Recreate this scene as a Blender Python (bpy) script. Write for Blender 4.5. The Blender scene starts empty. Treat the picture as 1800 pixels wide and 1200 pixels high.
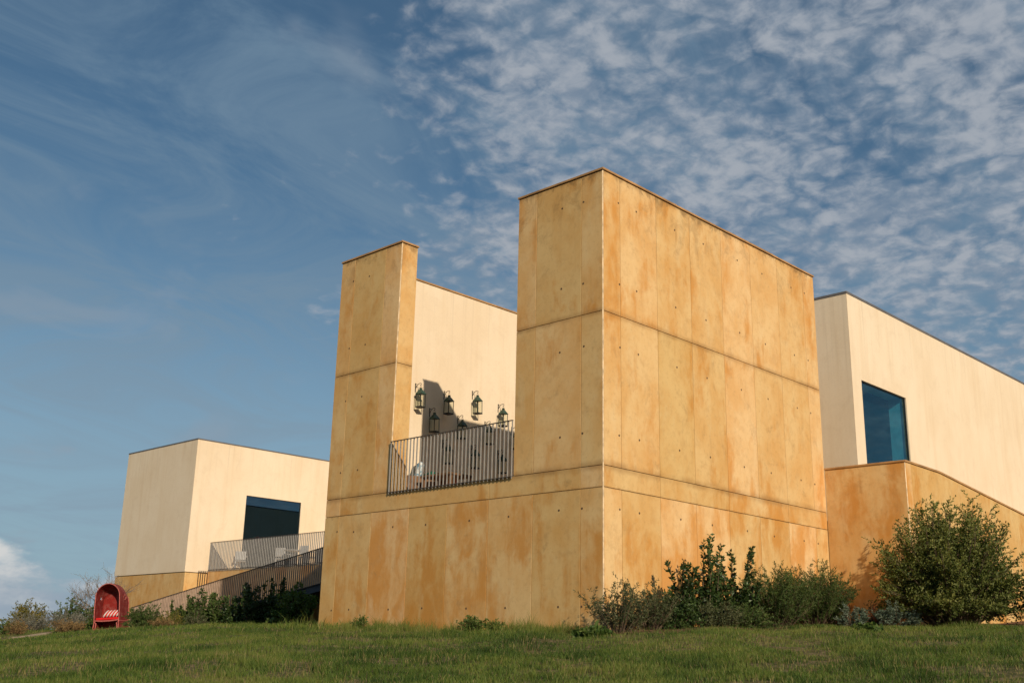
import bpy, bmesh, math, random
import numpy as np
from mathutils import Vector, Matrix

random.seed(11)
RNG = np.random.default_rng(11)
scene = bpy.context.scene
COL = scene.collection

# ------------------------------------------------------------------ camera
CAM = Vector((12.3915, -15.2665, 0.0283))
yaw, pitch, roll, fpx = 0.7691, 0.2814, 0.0222, 1905.0
fwd = Vector((-math.sin(yaw) * math.cos(pitch), math.cos(yaw) * math.cos(pitch), math.sin(pitch)))
rgt0 = Vector((math.cos(yaw), math.sin(yaw), 0))
up0 = rgt0.cross(fwd)
rgt = rgt0 * math.cos(roll) + up0 * math.sin(roll)
upv = up0 * math.cos(roll) - rgt0 * math.sin(roll)
cam_data = bpy.data.cameras.new('camera')
cam = bpy.data.objects.new('camera', cam_data)
COL.objects.link(cam)
M3 = Matrix((rgt, upv, -fwd)).transposed()
cam.matrix_world = Matrix.Translation(CAM) @ M3.to_4x4()
cam_data.sensor_width = 36
cam_data.lens = 36 * fpx / 1800
cam_data.clip_start = 0.1
cam_data.clip_end = 6000
scene.camera = cam

# ------------------------------------------------------------------ world and sun
SUN = Vector((1.0, -0.434, 0.47)).normalized()          # direction towards the sun
sun_el = math.asin(SUN.z)
sun_rot = math.atan2(SUN.x, SUN.y)


class NT:
    """small helper around a node tree"""
    def __init__(s, tree):
        s.t = tree
        s.n = tree.nodes
        s.l = tree.links

    def add(s, kind, **kw):
        nd = s.n.new(kind)
        for k, v in kw.items():
            setattr(nd, k, v)
        return nd

    def put(s, sock, v):
        if isinstance(v, bpy.types.NodeSocket):
            s.l.new(v, sock)
        elif v is not None:
            if sock.type == 'RGBA' and not isinstance(v, (int, float)) and len(v) == 3:
                v = (*v, 1)
            sock.default_value = v

    def math(s, op, a, b=None, c=None, clamp=False):
        nd = s.add('ShaderNodeMath', operation=op, use_clamp=clamp)
        s.put(nd.inputs[0], a)
        s.put(nd.inputs[1], b)
        s.put(nd.inputs[2], c)
        return nd.outputs[0]

    def vmath(s, op, a, b=None):
        nd = s.add('ShaderNodeVectorMath', operation=op)
        s.put(nd.inputs[0], a)
        s.put(nd.inputs[1], b)
        return nd.outputs[0]

    def noise(s, vec, scale, detail=4, rough=0.5, dist=0.0, dim='3D'):
        nd = s.add('ShaderNodeTexNoise', noise_dimensions=dim)
        s.put(nd.inputs['Vector'], vec)
        nd.inputs['Scale'].default_value = scale
        nd.inputs['Detail'].default_value = detail
        nd.inputs['Roughness'].default_value = rough
        nd.inputs['Distortion'].default_value = dist
        return nd.outputs['Fac']

    def ramp(s, v, lo, hi, a=0.0, b=1.0, smooth=True):
        nd = s.add('ShaderNodeMapRange', interpolation_type='SMOOTHSTEP' if smooth else 'LINEAR')
        s.put(nd.inputs[0], v)
        for i, x in zip((1, 2, 3, 4), (lo, hi, a, b)):
            s.put(nd.inputs[i], x)
        return nd.outputs[0]

    def mix(s, f, a, b, blend='MIX'):
        nd = s.add('ShaderNodeMix', data_type='RGBA', blend_type=blend)
        s.put(nd.inputs[0], f)
        s.put(nd.inputs[6], a)
        s.put(nd.inputs[7], b)
        return nd.outputs[2]

    def xyz(s, x, y, z):
        nd = s.add('ShaderNodeCombineXYZ')
        for i, v in enumerate((x, y, z)):
            s.put(nd.inputs[i], v)
        return nd.outputs[0]

    def sep(s, v):
        nd = s.add('ShaderNodeSeparateXYZ')
        s.put(nd.inputs[0], v)
        return nd.outputs


world = bpy.data.worlds.new('World')
scene.world = world
world.use_nodes = True
w = NT(world.node_tree)
w.n.clear()
sky = w.add('ShaderNodeTexSky', sky_type='NISHITA', sun_disc=False)
sky.sun_elevation = sun_el
sky.sun_rotation = sun_rot
sky.altitude = 300
sky.air_density = 1.0
sky.dust_density = 0.6
sky.ozone_density = 2.2
SKY = 0.064
skyc = w.mix(1.0, sky.outputs[0], (SKY * 0.68, SKY * 0.93, SKY * 0.96, 1), 'MULTIPLY')
gen = w.add('ShaderNodeTexCoord').outputs['Generated']
sx, sy, sz = w.sep(gen)
zc = w.math('ADD', w.math('MAXIMUM', sz, 0.0), 0.22)
px = w.math('DIVIDE', sx, zc)
py = w.math('DIVIDE', sy, zc)
P = w.xyz(px, py, 0.0)
# bank of altocumulus with a ragged edge
q = w.math('ADD', w.math('MULTIPLY', px, 0.65), w.math('MULTIPLY', py, 0.76))
edge = w.noise(P, 3.0, 2, 0.5)
bank = w.ramp(w.math('ADD', q, w.math('MULTIPLY', w.math('SUBTRACT', edge, 0.5), 0.55)), -0.24, 0.20)
warp = w.add('ShaderNodeTexNoise', noise_dimensions='2D')
w.put(warp.inputs['Vector'], P)
warp.inputs['Scale'].default_value = 12.0
warp.inputs['Detail'].default_value = 2
Pw = w.vmath('ADD', P, w.vmath('MULTIPLY', w.vmath('SUBTRACT', warp.outputs['Color'], (0.5, 0.5, 0.5)), (0.032, 0.032, 0.0)))
vor = w.add('ShaderNodeTexVoronoi', feature='F1', voronoi_dimensions='2D')
w.put(vor.inputs['Vector'], Pw)
vor.inputs['Scale'].default_value = 29.0
cell = w.math('SUBTRACT', 1.0, w.math('MULTIPLY', vor.outputs['Distance'], vor.outputs['Distance']))
puff = w.noise(Pw, 27.0, 5, 0.56, dim='2D')
cov = w.noise(w.vmath('ADD', P, (9.3, 2.2, 0.0)), 4.2, 3, 0.5, dim='2D')
covb = w.math('ADD', cov, w.math('MULTIPLY', w.math('SUBTRACT', bank, 1.0), 0.75))
dens = w.math('ADD', w.math('MULTIPLY', cell, 0.42), w.math('ADD', w.math('MULTIPLY', puff, 0.86), w.math('ADD', w.math('MULTIPLY', covb, 1.0), 0.04)))
alto = w.ramp(dens, 0.86, 1.56)
# thin cirrus veil
rot = w.add('ShaderNodeMapping')
rot.inputs['Rotation'].default_value = (0, 0, math.radians(20))
rot.inputs['Scale'].default_value = (1.5, 0.8, 1)
w.put(rot.inputs['Vector'], P)
cir = w.noise(rot.outputs[0], 2.6, 7, 0.64, 0.8, dim='2D')
veil = w.math('ADD', 0.10, w.math('MULTIPLY', w.ramp(cir, 0.32, 0.72), 0.70))
wis = w.noise(w.vmath('ADD', P, (8.33, 5.1, 0.0)), 3.3, 4, 0.52, 0.3, dim='2D')
wisp = w.math('MULTIPLY', w.ramp(wis, 0.60, 0.76), 0.34)
# fair-weather cumulus low over the horizon
cu = w.noise(w.vmath('MULTIPLY', gen, (8.0, 8.0, 17.0)), 1.0, 7, 0.55)
cum = w.ramp(w.math('ADD', cu, w.math('MULTIPLY', w.math('SUBTRACT', 0.056, sz), 6.5)), 0.46, 0.58)
shade = w.noise(Pw, 6.0, 4, 0.55, dim='2D')
ccol = w.mix(w.ramp(w.math('ADD', w.math('MULTIPLY', puff, 0.6), w.math('MULTIPLY', shade, 0.5)), 0.40, 0.72), (0.195, 0.250, 0.325, 1), (0.355, 0.385, 0.430, 1))
c1 = w.mix(veil, skyc, (0.150, 0.232, 0.320, 1))
c1 = w.mix(w.ramp(sz, 0.42, 0.0, 0.0, 0.85), c1, (0.255, 0.355, 0.435, 1))
c1 = w.mix(wisp, c1, (0.26, 0.31, 0.37, 1))
c1 = w.mix(w.math('MULTIPLY', alto, 0.92), c1, ccol)
c1 = w.mix(w.math('MULTIPLY', cum, 0.85), c1, w.mix(w.ramp(cu, 0.42, 0.66), (0.28, 0.34, 0.41, 1), (0.64, 0.63, 0.61, 1)))
world.cycles.sampling_method = 'MANUAL'
world.cycles.sample_map_resolution = 256
bg = w.add('ShaderNodeBackground')
w.put(bg.inputs['Color'], c1)
bg.inputs['Strength'].default_value = 1.0
w.l.new(bg.outputs[0], w.add('ShaderNodeOutputWorld').inputs[0])

sd = bpy.data.lights.new('sun', 'SUN')
sd.energy = 3.75
sd.angle = math.radians(0.53)
sd.color = (1.0, 0.84, 0.64)
so = bpy.data.objects.new('sun', sd)
so.rotation_euler = SUN.to_track_quat('Z', 'Y').to_euler()
COL.objects.link(so)

scene.view_settings.view_transform = 'Standard'
scene.view_settings.look = 'None'
scene.view_settings.exposure = 0.10
scene.view_settings.gamma = 1.0
scene.view_settings.use_curve_mapping = False
scene.cycles.max_bounces = 5
scene.cycles.diffuse_bounces = 3
scene.cycles.glossy_bounces = 3
scene.cycles.transparent_max_bounces = 12
scene.cycles.use_denoising = True
scene.cycles.use_adaptive_sampling = True
scene.cycles.adaptive_threshold = 0.015
scene.cycles.adaptive_min_samples = 12


# ------------------------------------------------------------------ materials
def material(name, build):
    m = bpy.data.materials.new(name)
    m.use_nodes = True
    t = NT(m.node_tree)
    t.n.clear()
    out = t.add('ShaderNodeOutputMaterial')
    sh = build(t)
    t.l.new(sh, out.inputs[0])
    return m


def principled(t, color, rough=0.8, bump=None, bump_strength=0.2, bump_dist=0.01, metallic=0.0, spec=0.3):
    b = t.add('ShaderNodeBsdfPrincipled')
    t.put(b.inputs['Base Color'], color)
    t.put(b.inputs['Roughness'], rough)
    b.inputs['Metallic'].default_value = metallic
    b.inputs['Specular IOR Level'].default_value = spec
    if bump is not None:
        bn = t.add('ShaderNodeBump')
        bn.inputs['Strength'].default_value = bump_strength
        bn.inputs['Distance'].default_value = bump_dist
        t.put(bn.inputs['Height'], bump)
        t.l.new(bn.outputs[0], b.inputs['Normal'])
    return b.outputs[0]


def concrete(t, base=(1, 1, 1), joints=True):
    pos = t.add('ShaderNodeNewGeometry').outputs['Position']
    oi = t.add('ShaderNodeObjectInfo').outputs['Random']
    x, y, z = t.sep(pos)
    off = t.xyz(t.math('MULTIPLY', oi, 17.0), t.math('MULTIPLY', oi, 5.0), t.math('MULTIPLY', oi, 31.0))
    wv = t.add('ShaderNodeTexNoise')
    t.put(wv.inputs['Vector'], pos)
    wv.inputs['Scale'].default_value = 1.3
    wv.inputs['Detail'].default_value = 3
    wpos = t.vmath('ADD', pos, t.vmath('MULTIPLY', t.vmath('SUBTRACT', wv.outputs['Color'], (0.5, 0.5, 0.5)), (0.5, 0.5, 0.8)))
    big = t.noise(t.vmath('ADD', t.vmath('MULTIPLY', pos, (1, 1, 0.8)), off), 1.0, 6, 0.62, 0.3)
    blot = t.noise(t.vmath('ADD', t.vmath('MULTIPLY', wpos, (1.6, 1.6, 0.75)), off), 1.0, 6, 0.62)
    big2 = t.noise(wpos, 0.55, 3, 0.5)
    streak = t.noise(t.vmath('ADD', t.vmath('MULTIPLY', pos, (5.5, 5.5, 0.35)), off), 1.0, 5, 0.65)
    mott = t.noise(t.vmath('ADD', pos, off), 3.6, 6, 0.72)
    fine = t.noise(pos, 11.0, 5, 0.74)
    c = t.mix(t.ramp(big, 0.34, 0.66), (0.735, 0.500, 0.238), (0.670, 0.394, 0.150))
    lowz = t.ramp(z, 4.4, 0.5)
    rust = t.math('ADD', t.math('MULTIPLY', blot, 0.62), t.math('ADD', t.math('MULTIPLY', big2, 0.30), t.math('MULTIPLY', streak, 0.16)))
    rust = t.math('ADD', rust, t.math('ADD', t.math('MULTIPLY', lowz, 0.085), t.math('MULTIPLY', t.math('SUBTRACT', oi, 0.55), 0.05)))
    c = t.mix(t.math('MULTIPLY', t.ramp(rust, 0.535, 0.68), 0.80), c, (0.585, 0.255, 0.050))
    pale = t.noise(t.vmath('ADD', t.vmath('MULTIPLY', wpos, (1.8, 1.8, 0.5)), (5.0, 2.0, 9.0)), 1.0, 5, 0.62)
    c = t.mix(t.math('MULTIPLY', t.ramp(pale, 0.54, 0.72), 0.55), c, (0.72, 0.530, 0.285))
    c = t.mix(t.math('MULTIPLY', t.ramp(streak, 0.58, 0.76), 0.22), c, (0.46, 0.25, 0.095))
    c = t.mix(t.math('MULTIPLY', t.ramp(mott, 0.48, 0.70), 0.30), c, (0.46, 0.265, 0.105))
    c = t.mix(t.math('MULTIPLY', t.ramp(fine, 0.51, 0.72), 0.30), c, (0.38, 0.215, 0.085))
    # grey-brown biological film in patches, more of it high on the walls
    film = t.noise(t.vmath('ADD', t.vmath('MULTIPLY', wpos, (1.3, 1.3, 1.0)), off), 1.7, 7, 0.74, 0.4)
    filmk = t.math('ADD', film, t.math('MULTIPLY', t.ramp(z, 7.6, 9.3), 0.10))
    c = t.mix(t.math('MULTIPLY', t.ramp(filmk, 0.56, 0.72), 0.40), c, (0.34, 0.205, 0.090))
    if joints:
        wob = t.noise(pos, 3.0, 6, 0.7)
        brk = t.ramp(t.noise(pos, 1.1, 4, 0.6), 0.36, 0.60)
        wz = t.math('ADD', z, t.math('MULTIPLY', t.math('SUBTRACT', wob, 0.5), 0.16))
        for zj, wd, k in ((6.353, 0.12, 0.62), (3.40, 0.14, 0.62), (3.0, 0.035, 0.35)):
            dj = t.math('ABSOLUTE', t.math('SUBTRACT', wz, zj))
            c = t.mix(t.math('MULTIPLY', t.ramp(dj, wd, 0.0), t.math('MULTIPLY', k, t.math('ADD', 0.35, t.math('MULTIPLY', brk, 0.65)))), c, (0.31, 0.165, 0.060))
        top = t.math('ADD', t.ramp(z, 8.95, 9.27), t.math('MULTIPLY', t.math('SUBTRACT', film, 0.5), 2.6))
        c = t.mix(t.math('MULTIPLY', t.ramp(top, 0.55, 1.15), 0.6), c, (0.22, 0.135, 0.06))
    tone = t.math('ADD', 0.89, t.math('MULTIPLY', oi, 0.17))
    c = t.mix(1.0, c, t.xyz(tone, tone, t.math('MULTIPLY', tone, tone)), 'MULTIPLY')
    if base != (1, 1, 1):
        c = t.mix(1.0, c, base, 'MULTIPLY')
    pit = t.noise(pos, 34.0, 6, 0.7)
    hgt = t.math('ADD', t.math('MULTIPLY', fine, 0.5), t.math('MULTIPLY', t.ramp(pit, 0.66, 0.74), -0.7))
    return principled(t, c, 0.88, hgt, 0.35, 0.006, spec=0.2)


def plaster(t):
    pos = t.add('ShaderNodeNewGeometry').outputs['Position']
    a = t.noise(t.vmath('MULTIPLY', pos, (1, 1, 0.6)), 0.7, 6, 0.6, 0.3)
    s = t.noise(t.vmath('MULTIPLY', pos, (3.2, 3.2, 0.22)), 1.0, 5, 0.6)
    f = t.noise(pos, 22.0, 7, 0.7)
    c = t.mix(t.ramp(a, 0.3, 0.7), (0.83, 0.700, 0.520), (0.775, 0.630, 0.445))
    c = t.mix(t.math('MULTIPLY', t.ramp(s, 0.48, 0.70), 0.32), c, (0.70, 0.525, 0.33))
    c = t.mix(t.math('MULTIPLY', t.ramp(f, 0.48, 0.72), 0.22), c, (0.60, 0.46, 0.31))
    x, y, z = t.sep(pos)
    run = t.noise(t.vmath('MULTIPLY', pos, (7.0, 7.0, 0.12)), 1.0, 5, 0.7)
    k = t.math('MULTIPLY', t.ramp(run, 0.52, 0.70), t.ramp(z, 6.2, 8.9))
    c = t.mix(t.math('MULTIPLY', k, 0.30), c, (0.50, 0.385, 0.26))
    patch = t.noise(t.vmath('ADD', pos, (4.0, 7.0, 1.0)), 1.9, 7, 0.7, 0.6)
    c = t.mix(t.math('MULTIPLY', t.ramp(patch, 0.50, 0.68), 0.22), c, (0.64, 0.50, 0.345))
    return principled(t, c, 0.92, f, 0.22, 0.004, spec=0.15)


def plain(color, rough=0.7, var=0.12, scale=6.0, metallic=0.0, spec=0.3, bump=0.0):
    def b(t):
        pos = t.add('ShaderNodeNewGeometry').outputs['Position']
        n = t.noise(pos, scale, 5, 0.6)
        c = t.mix(t.ramp(n, 0.3, 0.7), tuple(v * (1 - var) for v in color), tuple(min(1, v * (1 + var)) for v in color))
        return principled(t, c, rough, n if bump else None, bump, 0.005, metallic, spec)
    return b


def leafmat(cols, trans=0.25, rough=0.55):
    """cols: dark, mid, light leaf colours picked by each leaf's own tone"""
    def b(t):
        at = t.add('ShaderNodeAttribute', attribute_name='tone').outputs['Fac']
        r = t.add('ShaderNodeValToRGB')
        r.color_ramp.elements[0].color = (*cols[0], 1)
        r.color_ramp.elements[1].color = (*cols[-1], 1)
        for i, c in enumerate(cols[1:-1]):
            e = r.color_ramp.elements.new((i + 1) / (len(cols) - 1))
            e.color = (*c, 1)
        t.put(r.inputs[0], at)
        bs = t.add('ShaderNodeBsdfPrincipled')
        t.put(bs.inputs['Base Color'], r.outputs[0])
        bs.inputs['Roughness'].default_value = rough
        bs.inputs['Specular IOR Level'].default_value = 0.3
        tr = t.add('ShaderNodeBsdfTranslucent')
        t.put(tr.inputs['Color'], t.mix(1.0, r.outputs[0], (1.0, 1.05, 0.5, 1), 'MULTIPLY'))
        mx = t.add('ShaderNodeMixShader')
        mx.inputs[0].default_value = trans
        t.l.new(bs.outputs[0], mx.inputs[1])
        t.l.new(tr.outputs[0], mx.inputs[2])
        return mx.outputs[0]
    return b


def glassmat(tint, ior=1.7):
    def b(t):
        tr = t.add('ShaderNodeBsdfTransparent')
        t.put(tr.inputs[0], tint)
        gl = t.add('ShaderNodeBsdfGlossy')
        gl.inputs['Roughness'].default_value = 0.005
        t.put(gl.inputs['Color'], (0.55, 0.85, 1.0, 1))
        f0 = ((ior - 1) / (ior + 1)) ** 2
        lw = t.add('ShaderNodeLayerWeight')
        lw.inputs[0].default_value = 0.5
        fk = t.math('ADD', f0, t.math('MULTIPLY', 1 - f0, t.math('POWER', lw.outputs['Facing'], 5.0)))
        mx = t.add('ShaderNodeMixShader')
        t.l.new(fk, mx.inputs[0])
        t.l.new(tr.outputs[0], mx.inputs[1])
        t.l.new(gl.outputs[0], mx.inputs[2])
        return mx.outputs[0]
    return b


def groundmat(t):
    pos = t.add('ShaderNodeNewGeometry').outputs['Position']
    a = t.noise(pos, 0.8, 6, 0.6)
    f = t.noise(pos, 9.0, 6, 0.7)
    c = t.mix(t.ramp(a, 0.35, 0.65), (0.060, 0.068, 0.020), (0.085, 0.080, 0.028))
    c = t.mix(t.ramp(f, 0.42, 0.62), c, (0.21, 0.155, 0.085))
    return principled(t, c, 0.95, f, 0.6, 0.03, spec=0.1)


def soilmat(c0, c1, sc=6.0):
    def b(t):
        pos = t.add('ShaderNodeNewGeometry').outputs['Position']
        f = t.noise(pos, sc, 8, 0.7)
        return principled(t, t.mix(t.ramp(f, 0.35, 0.7), c0, c1), 0.95, f, 0.8, 0.04, spec=0.1)
    return b


def wicker(col):
    def b(t):
        uv = t.add('ShaderNodeTexCoord').outputs['Object']
        wv = t.add('ShaderNodeTexBrick')
        wv.inputs['Scale'].default_value = 26.0
        wv.inputs['Mortar Size'].default_value = 0.03
        wv.inputs['Color1'].default_value = (*col, 1)
        wv.inputs['Color2'].default_value = (col[0] * 0.72, col[1] * 0.7, col[2] * 0.7, 1)
        wv.inputs['Mortar'].default_value = (col[0] * 0.35, col[1] * 0.3, col[2] * 0.3, 1)
        x, y, z = t.sep(uv)
        t.put(wv.inputs['Vector'], t.xyz(t.math('ADD', x, y), z, 0.0))
        n = t.noise(uv, 7.0, 5, 0.6)
        c = t.mix(t.math('MULTIPLY', t.ramp(n, 0.45, 0.7), 0.55), wv.outputs['Color'], (0.28, 0.10, 0.085, 1))
        return principled(t, c, 0.6, wv.outputs['Fac'], -0.5, 0.01)
    return b


MAT = {}
for nm, bd in {
    'concrete': concrete,
    'concrete_plain': lambda t: concrete(t, joints=False),
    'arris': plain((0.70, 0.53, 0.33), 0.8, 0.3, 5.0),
    'plaster': plaster,
    'coping': plain((0.42, 0.235, 0.095), 0.6, 0.25, 2.0),
    'coping_grey': plain((0.14, 0.13, 0.125), 0.5, 0.15, 2.0),
    'gap': plain((0.16, 0.095, 0.045), 0.9),
    'tie': plain((0.13, 0.080, 0.042), 0.9),
    'rail': plain((0.265, 0.255, 0.240), 0.45, 0.12, 9.0, 0.0, 0.4),
    'rail_dark': plain((0.085, 0.072, 0.060), 0.5, 0.15, 9.0),
    'ramp_rail': plain((0.40, 0.29, 0.215), 0.5, 0.15, 5.0),
    'iron': plain((0.018, 0.018, 0.016), 0.55, 0.2, 30.0, 0.0, 0.4),
    'verdigris': plain((0.025, 0.062, 0.042), 0.5, 0.35, 14.0, 0.0, 0.4),
    'candle': plain((0.06, 0.08, 0.055), 0.5),
    'lantern_glass': glassmat((0.97, 0.98, 0.96, 1), 1.15),
    'glass': glassmat((0.50, 0.58, 0.62, 1), 2.3),
    'glass_teal': glassmat((0.50, 0.80, 0.87, 1), 1.62),
    'frame': plain((0.03, 0.035, 0.035), 0.4),
    'room_shade': plain((0.018, 0.016, 0.018), 0.9),  # near-black walls: darkness of the unlit room put into the colour
    'room_pale': plain((0.55, 0.56, 0.55), 0.9),
    'red_lamp': plain((0.45, 0.03, 0.02), 0.4),
    'ground': groundmat,
    'path': soilmat((0.34, 0.25, 0.15), (0.50, 0.38, 0.25), 5.0),
    'soil': soilmat((0.10, 0.055, 0.032), (0.23, 0.135, 0.080), 5.0),
    'wicker': wicker((0.24, 0.026, 0.023)),
    'wicker_in': wicker((0.30, 0.020, 0.013)),
    'rope': plain((0.46, 0.125, 0.105), 0.8, 0.25, 20.0),
    'cushion': plain((0.60, 0.012, 0.012), 0.85, 0.1),
    'white_cloth': plain((0.62, 0.56, 0.52), 0.9),
    'white_paint': plain((0.46, 0.46, 0.45), 0.5),
    'wood': plain((0.16, 0.085, 0.040), 0.6, 0.3, 8.0),
    'door_brown': plain((0.13, 0.055, 0.028), 0.6, 0.2, 8.0),
    'terracotta': plain((0.45, 0.13, 0.055), 0.8, 0.2, 8.0),
    'green_fabric': plain((0.012, 0.10, 0.06), 0.9, 0.2, 20.0),
    'slate': plain((0.05, 0.055, 0.065), 0.6),
    'bark': plain((0.12, 0.085, 0.055), 0.9, 0.35, 18.0),
    'bark_pale': plain((0.20, 0.17, 0.14), 0.9, 0.3, 18.0),
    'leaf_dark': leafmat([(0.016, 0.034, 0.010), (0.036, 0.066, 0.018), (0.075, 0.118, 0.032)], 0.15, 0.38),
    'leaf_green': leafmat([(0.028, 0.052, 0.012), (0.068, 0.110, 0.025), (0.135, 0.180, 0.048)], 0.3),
    'leaf_bush': leafmat([(0.036, 0.054, 0.012), (0.125, 0.155, 0.036), (0.285, 0.285, 0.085)], 0.35),
    'leaf_bright': leafmat([(0.035, 0.070, 0.014), (0.075, 0.130, 0.026), (0.150, 0.190, 0.050)], 0.3),
    'leaf_yellow': leafmat([(0.07, 0.080, 0.015), (0.150, 0.150, 0.030), (0.280, 0.200, 0.035)], 0.3),
    'leaf_olive': leafmat([(0.035, 0.046, 0.018), (0.075, 0.090, 0.034), (0.140, 0.150, 0.070)], 0.2),
    'leaf_silver': leafmat([(0.090, 0.095, 0.075), (0.170, 0.170, 0.135), (0.300, 0.290, 0.240)], 0.2, 0.8),
    'leaf_blue': leafmat([(0.065, 0.100, 0.070), (0.135, 0.185, 0.130), (0.250, 0.290, 0.210)], 0.25, 0.7),
    'leaf_dry': leafmat([(0.14, 0.085, 0.035), (0.27, 0.175, 0.075), (0.40, 0.27, 0.12)], 0.25, 0.9),
    'leaf_red': leafmat([(0.07, 0.025, 0.012), (0.17, 0.055, 0.022), (0.30, 0.10, 0.035)], 0.25, 0.9),
    'grass': leafmat([(0.032, 0.066, 0.010), (0.104, 0.165, 0.027), (0.195, 0.225, 0.048), (0.32, 0.24, 0.11)], 0.40, 0.6),
}.items():
    MAT[nm] = material(nm, bd)


def tiles_pattern(t):
    uv = t.add('ShaderNodeTexCoord').outputs['Object']
    v = t.add('ShaderNodeTexVoronoi', feature='F1', distance='CHEBYCHEV')
    v.inputs['Scale'].default_value = 14
    t.put(v.inputs['Vector'], uv)
    c = t.mix(t.ramp(v.outputs['Distance'], 0.25, 0.5), (0.70, 0.73, 0.72), (0.16, 0.30, 0.40))
    return principled(t, c, 0.9)


MAT['pattern'] = material('pattern', tiles_pattern)


# ------------------------------------------------------------------ mesh helpers
class MB:
    def __init__(s):
        s.v = []
        s.f = []

    def box(s, x0, y0, z0, x1, y1, z1):
        n = len(s.v)
        s.v += [(x0, y0, z0), (x1, y0, z0), (x1, y1, z0), (x0, y1, z0), (x0, y0, z1), (x1, y0, z1), (x1, y1, z1), (x0, y1, z1)]
        s.f += [tuple(n + i for i in q) for q in ((0, 3, 2, 1), (4, 5, 6, 7), (0, 1, 5, 4), (1, 2, 6, 5), (2, 3, 7, 6), (3, 0, 4, 7))]
        return s

    def prism(s, poly, axis, a, b):
        """poly: list of 2D points in the plane across axis (0 = x, 1 = y, 2 = z), extruded from a to b"""
        n = len(s.v)
        k = len(poly)
        for c in (a, b):
            for (u, v) in poly:
                s.v.append({0: (c, u, v), 1: (u, c, v), 2: (u, v, c)}[axis])
        s.f.append(tuple(range(n, n + k)))
        s.f.append(tuple(range(n + 2 * k - 1, n + k - 1, -1)))
        for i in range(k):
            j = (i + 1) % k
            s.f.append((n + i, n + k + i, n + k + j, n + j))
        return s

    def tube(s, pts, rad, k=6, cap=True):
        pts = [Vector(p) for p in pts]
        if not isinstance(rad, (list, tuple)):
            rad = [rad] * len(pts)
        n = len(s.v)
        for i, p in enumerate(pts):
            d = (pts[min(i + 1, len(pts) - 1)] - pts[max(i - 1, 0)])
            if d.length < 1e-9:
                d = Vector((0, 0, 1))
            d.normalize()
            a = d.cross(Vector((0, 0, 1)) if abs(d.z) < 0.9 else Vector((1, 0, 0))).normalized()
            b = d.cross(a)
            for j in range(k):
                t = 2 * math.pi * j / k
                s.v.append(tuple(p + (a * math.cos(t) + b * math.sin(t)) * rad[i]))
        for i in range(len(pts) - 1):
            for j in range(k):
                jj = (j + 1) % k
                s.f.append((n + i * k + j, n + i * k + jj, n + (i + 1) * k + jj, n + (i + 1) * k + j))
        if cap:
            s.f.append(tuple(n + j for j in range(k))[::-1])
            e = n + (len(pts) - 1) * k
            s.f.append(tuple(e + j for j in range(k)))
        return s

    def lathe(s, prof, k=10, centre=(0, 0, 0), rot=0.0):
        n = len(s.v)
        for (r, z) in prof:
            for j in range(k):
                t = rot + 2 * math.pi * j / k
                s.v.append((centre[0] + r * math.cos(t), centre[1] + r * math.sin(t), centre[2] + z))
        for i in range(len(prof) - 1):
            for j in range(k):
                jj = (j + 1) % k
                s.f.append((n + i * k + j, n + i * k + jj, n + (i + 1) * k + jj, n + (i + 1) * k + j))
        s.f.append(tuple(n + j for j in range(k))[::-1])
        e = n + (len(prof) - 1) * k
        s.f.append(tuple(e + j for j in range(k)))
        return s

    def mesh(s, name, mat, smooth=False, bevel=0.0):
        me = bpy.data.meshes.new(name)
        me.from_pydata(s.v, [], s.f)
        if bevel or True:
            bm = bmesh.new()
            bm.from_mesh(me)
            bmesh.ops.recalc_face_normals(bm, faces=bm.faces)
            if bevel:
                bmesh.ops.bevel(bm, geom=list(bm.edges), offset=bevel, segments=1, affect='EDGES')
            bm.to_mesh(me)
            bm.free()
        if mat:
            me.materials.append(MAT[mat])
        if smooth:
            for p_ in me.polygons:
                p_.use_smooth = True
        return me

    def build(s, name, mat, parent=None, loc=None, smooth=False, bevel=0.0):
        return link(name, s.mesh(name, mat, smooth, bevel), parent, loc)


def link(name, mesh, parent=None, loc=None):
    o = bpy.data.objects.new(name, mesh)
    COL.objects.link(o)
    if parent is not None:
        o.parent = parent
    if loc is not None:
        o.location = loc
    return o


def tag(o, label=None, cat=None, group=None, kind=None):
    if label:
        o['label'] = label
    if cat:
        o['category'] = cat
    if group:
        o['group'] = group
    if kind:
        o['kind'] = kind
    return o


def thing(name, label, cat, loc=(0, 0, 0), rz=0.0, group=None):
    o = bpy.data.objects.new(name, None)
    o.empty_display_size = 0.2
    COL.objects.link(o)
    o.location = loc
    o.rotation_euler = (0, 0, rz)
    return tag(o, label, cat, group)


def kids(o):
    return [c for c in COL.objects if c.parent == o]


def copy_tree(o, parent=None):
    c = o.copy()
    COL.objects.link(c)
    c.parent = parent
    for ch in TREE.get(o.name, []):
        copy_tree(ch, c)
    return c


TREE = {}


def note_tree(o):
    TREE[o.name] = kids(o)
    for c in TREE[o.name]:
        note_tree(c)


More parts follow.
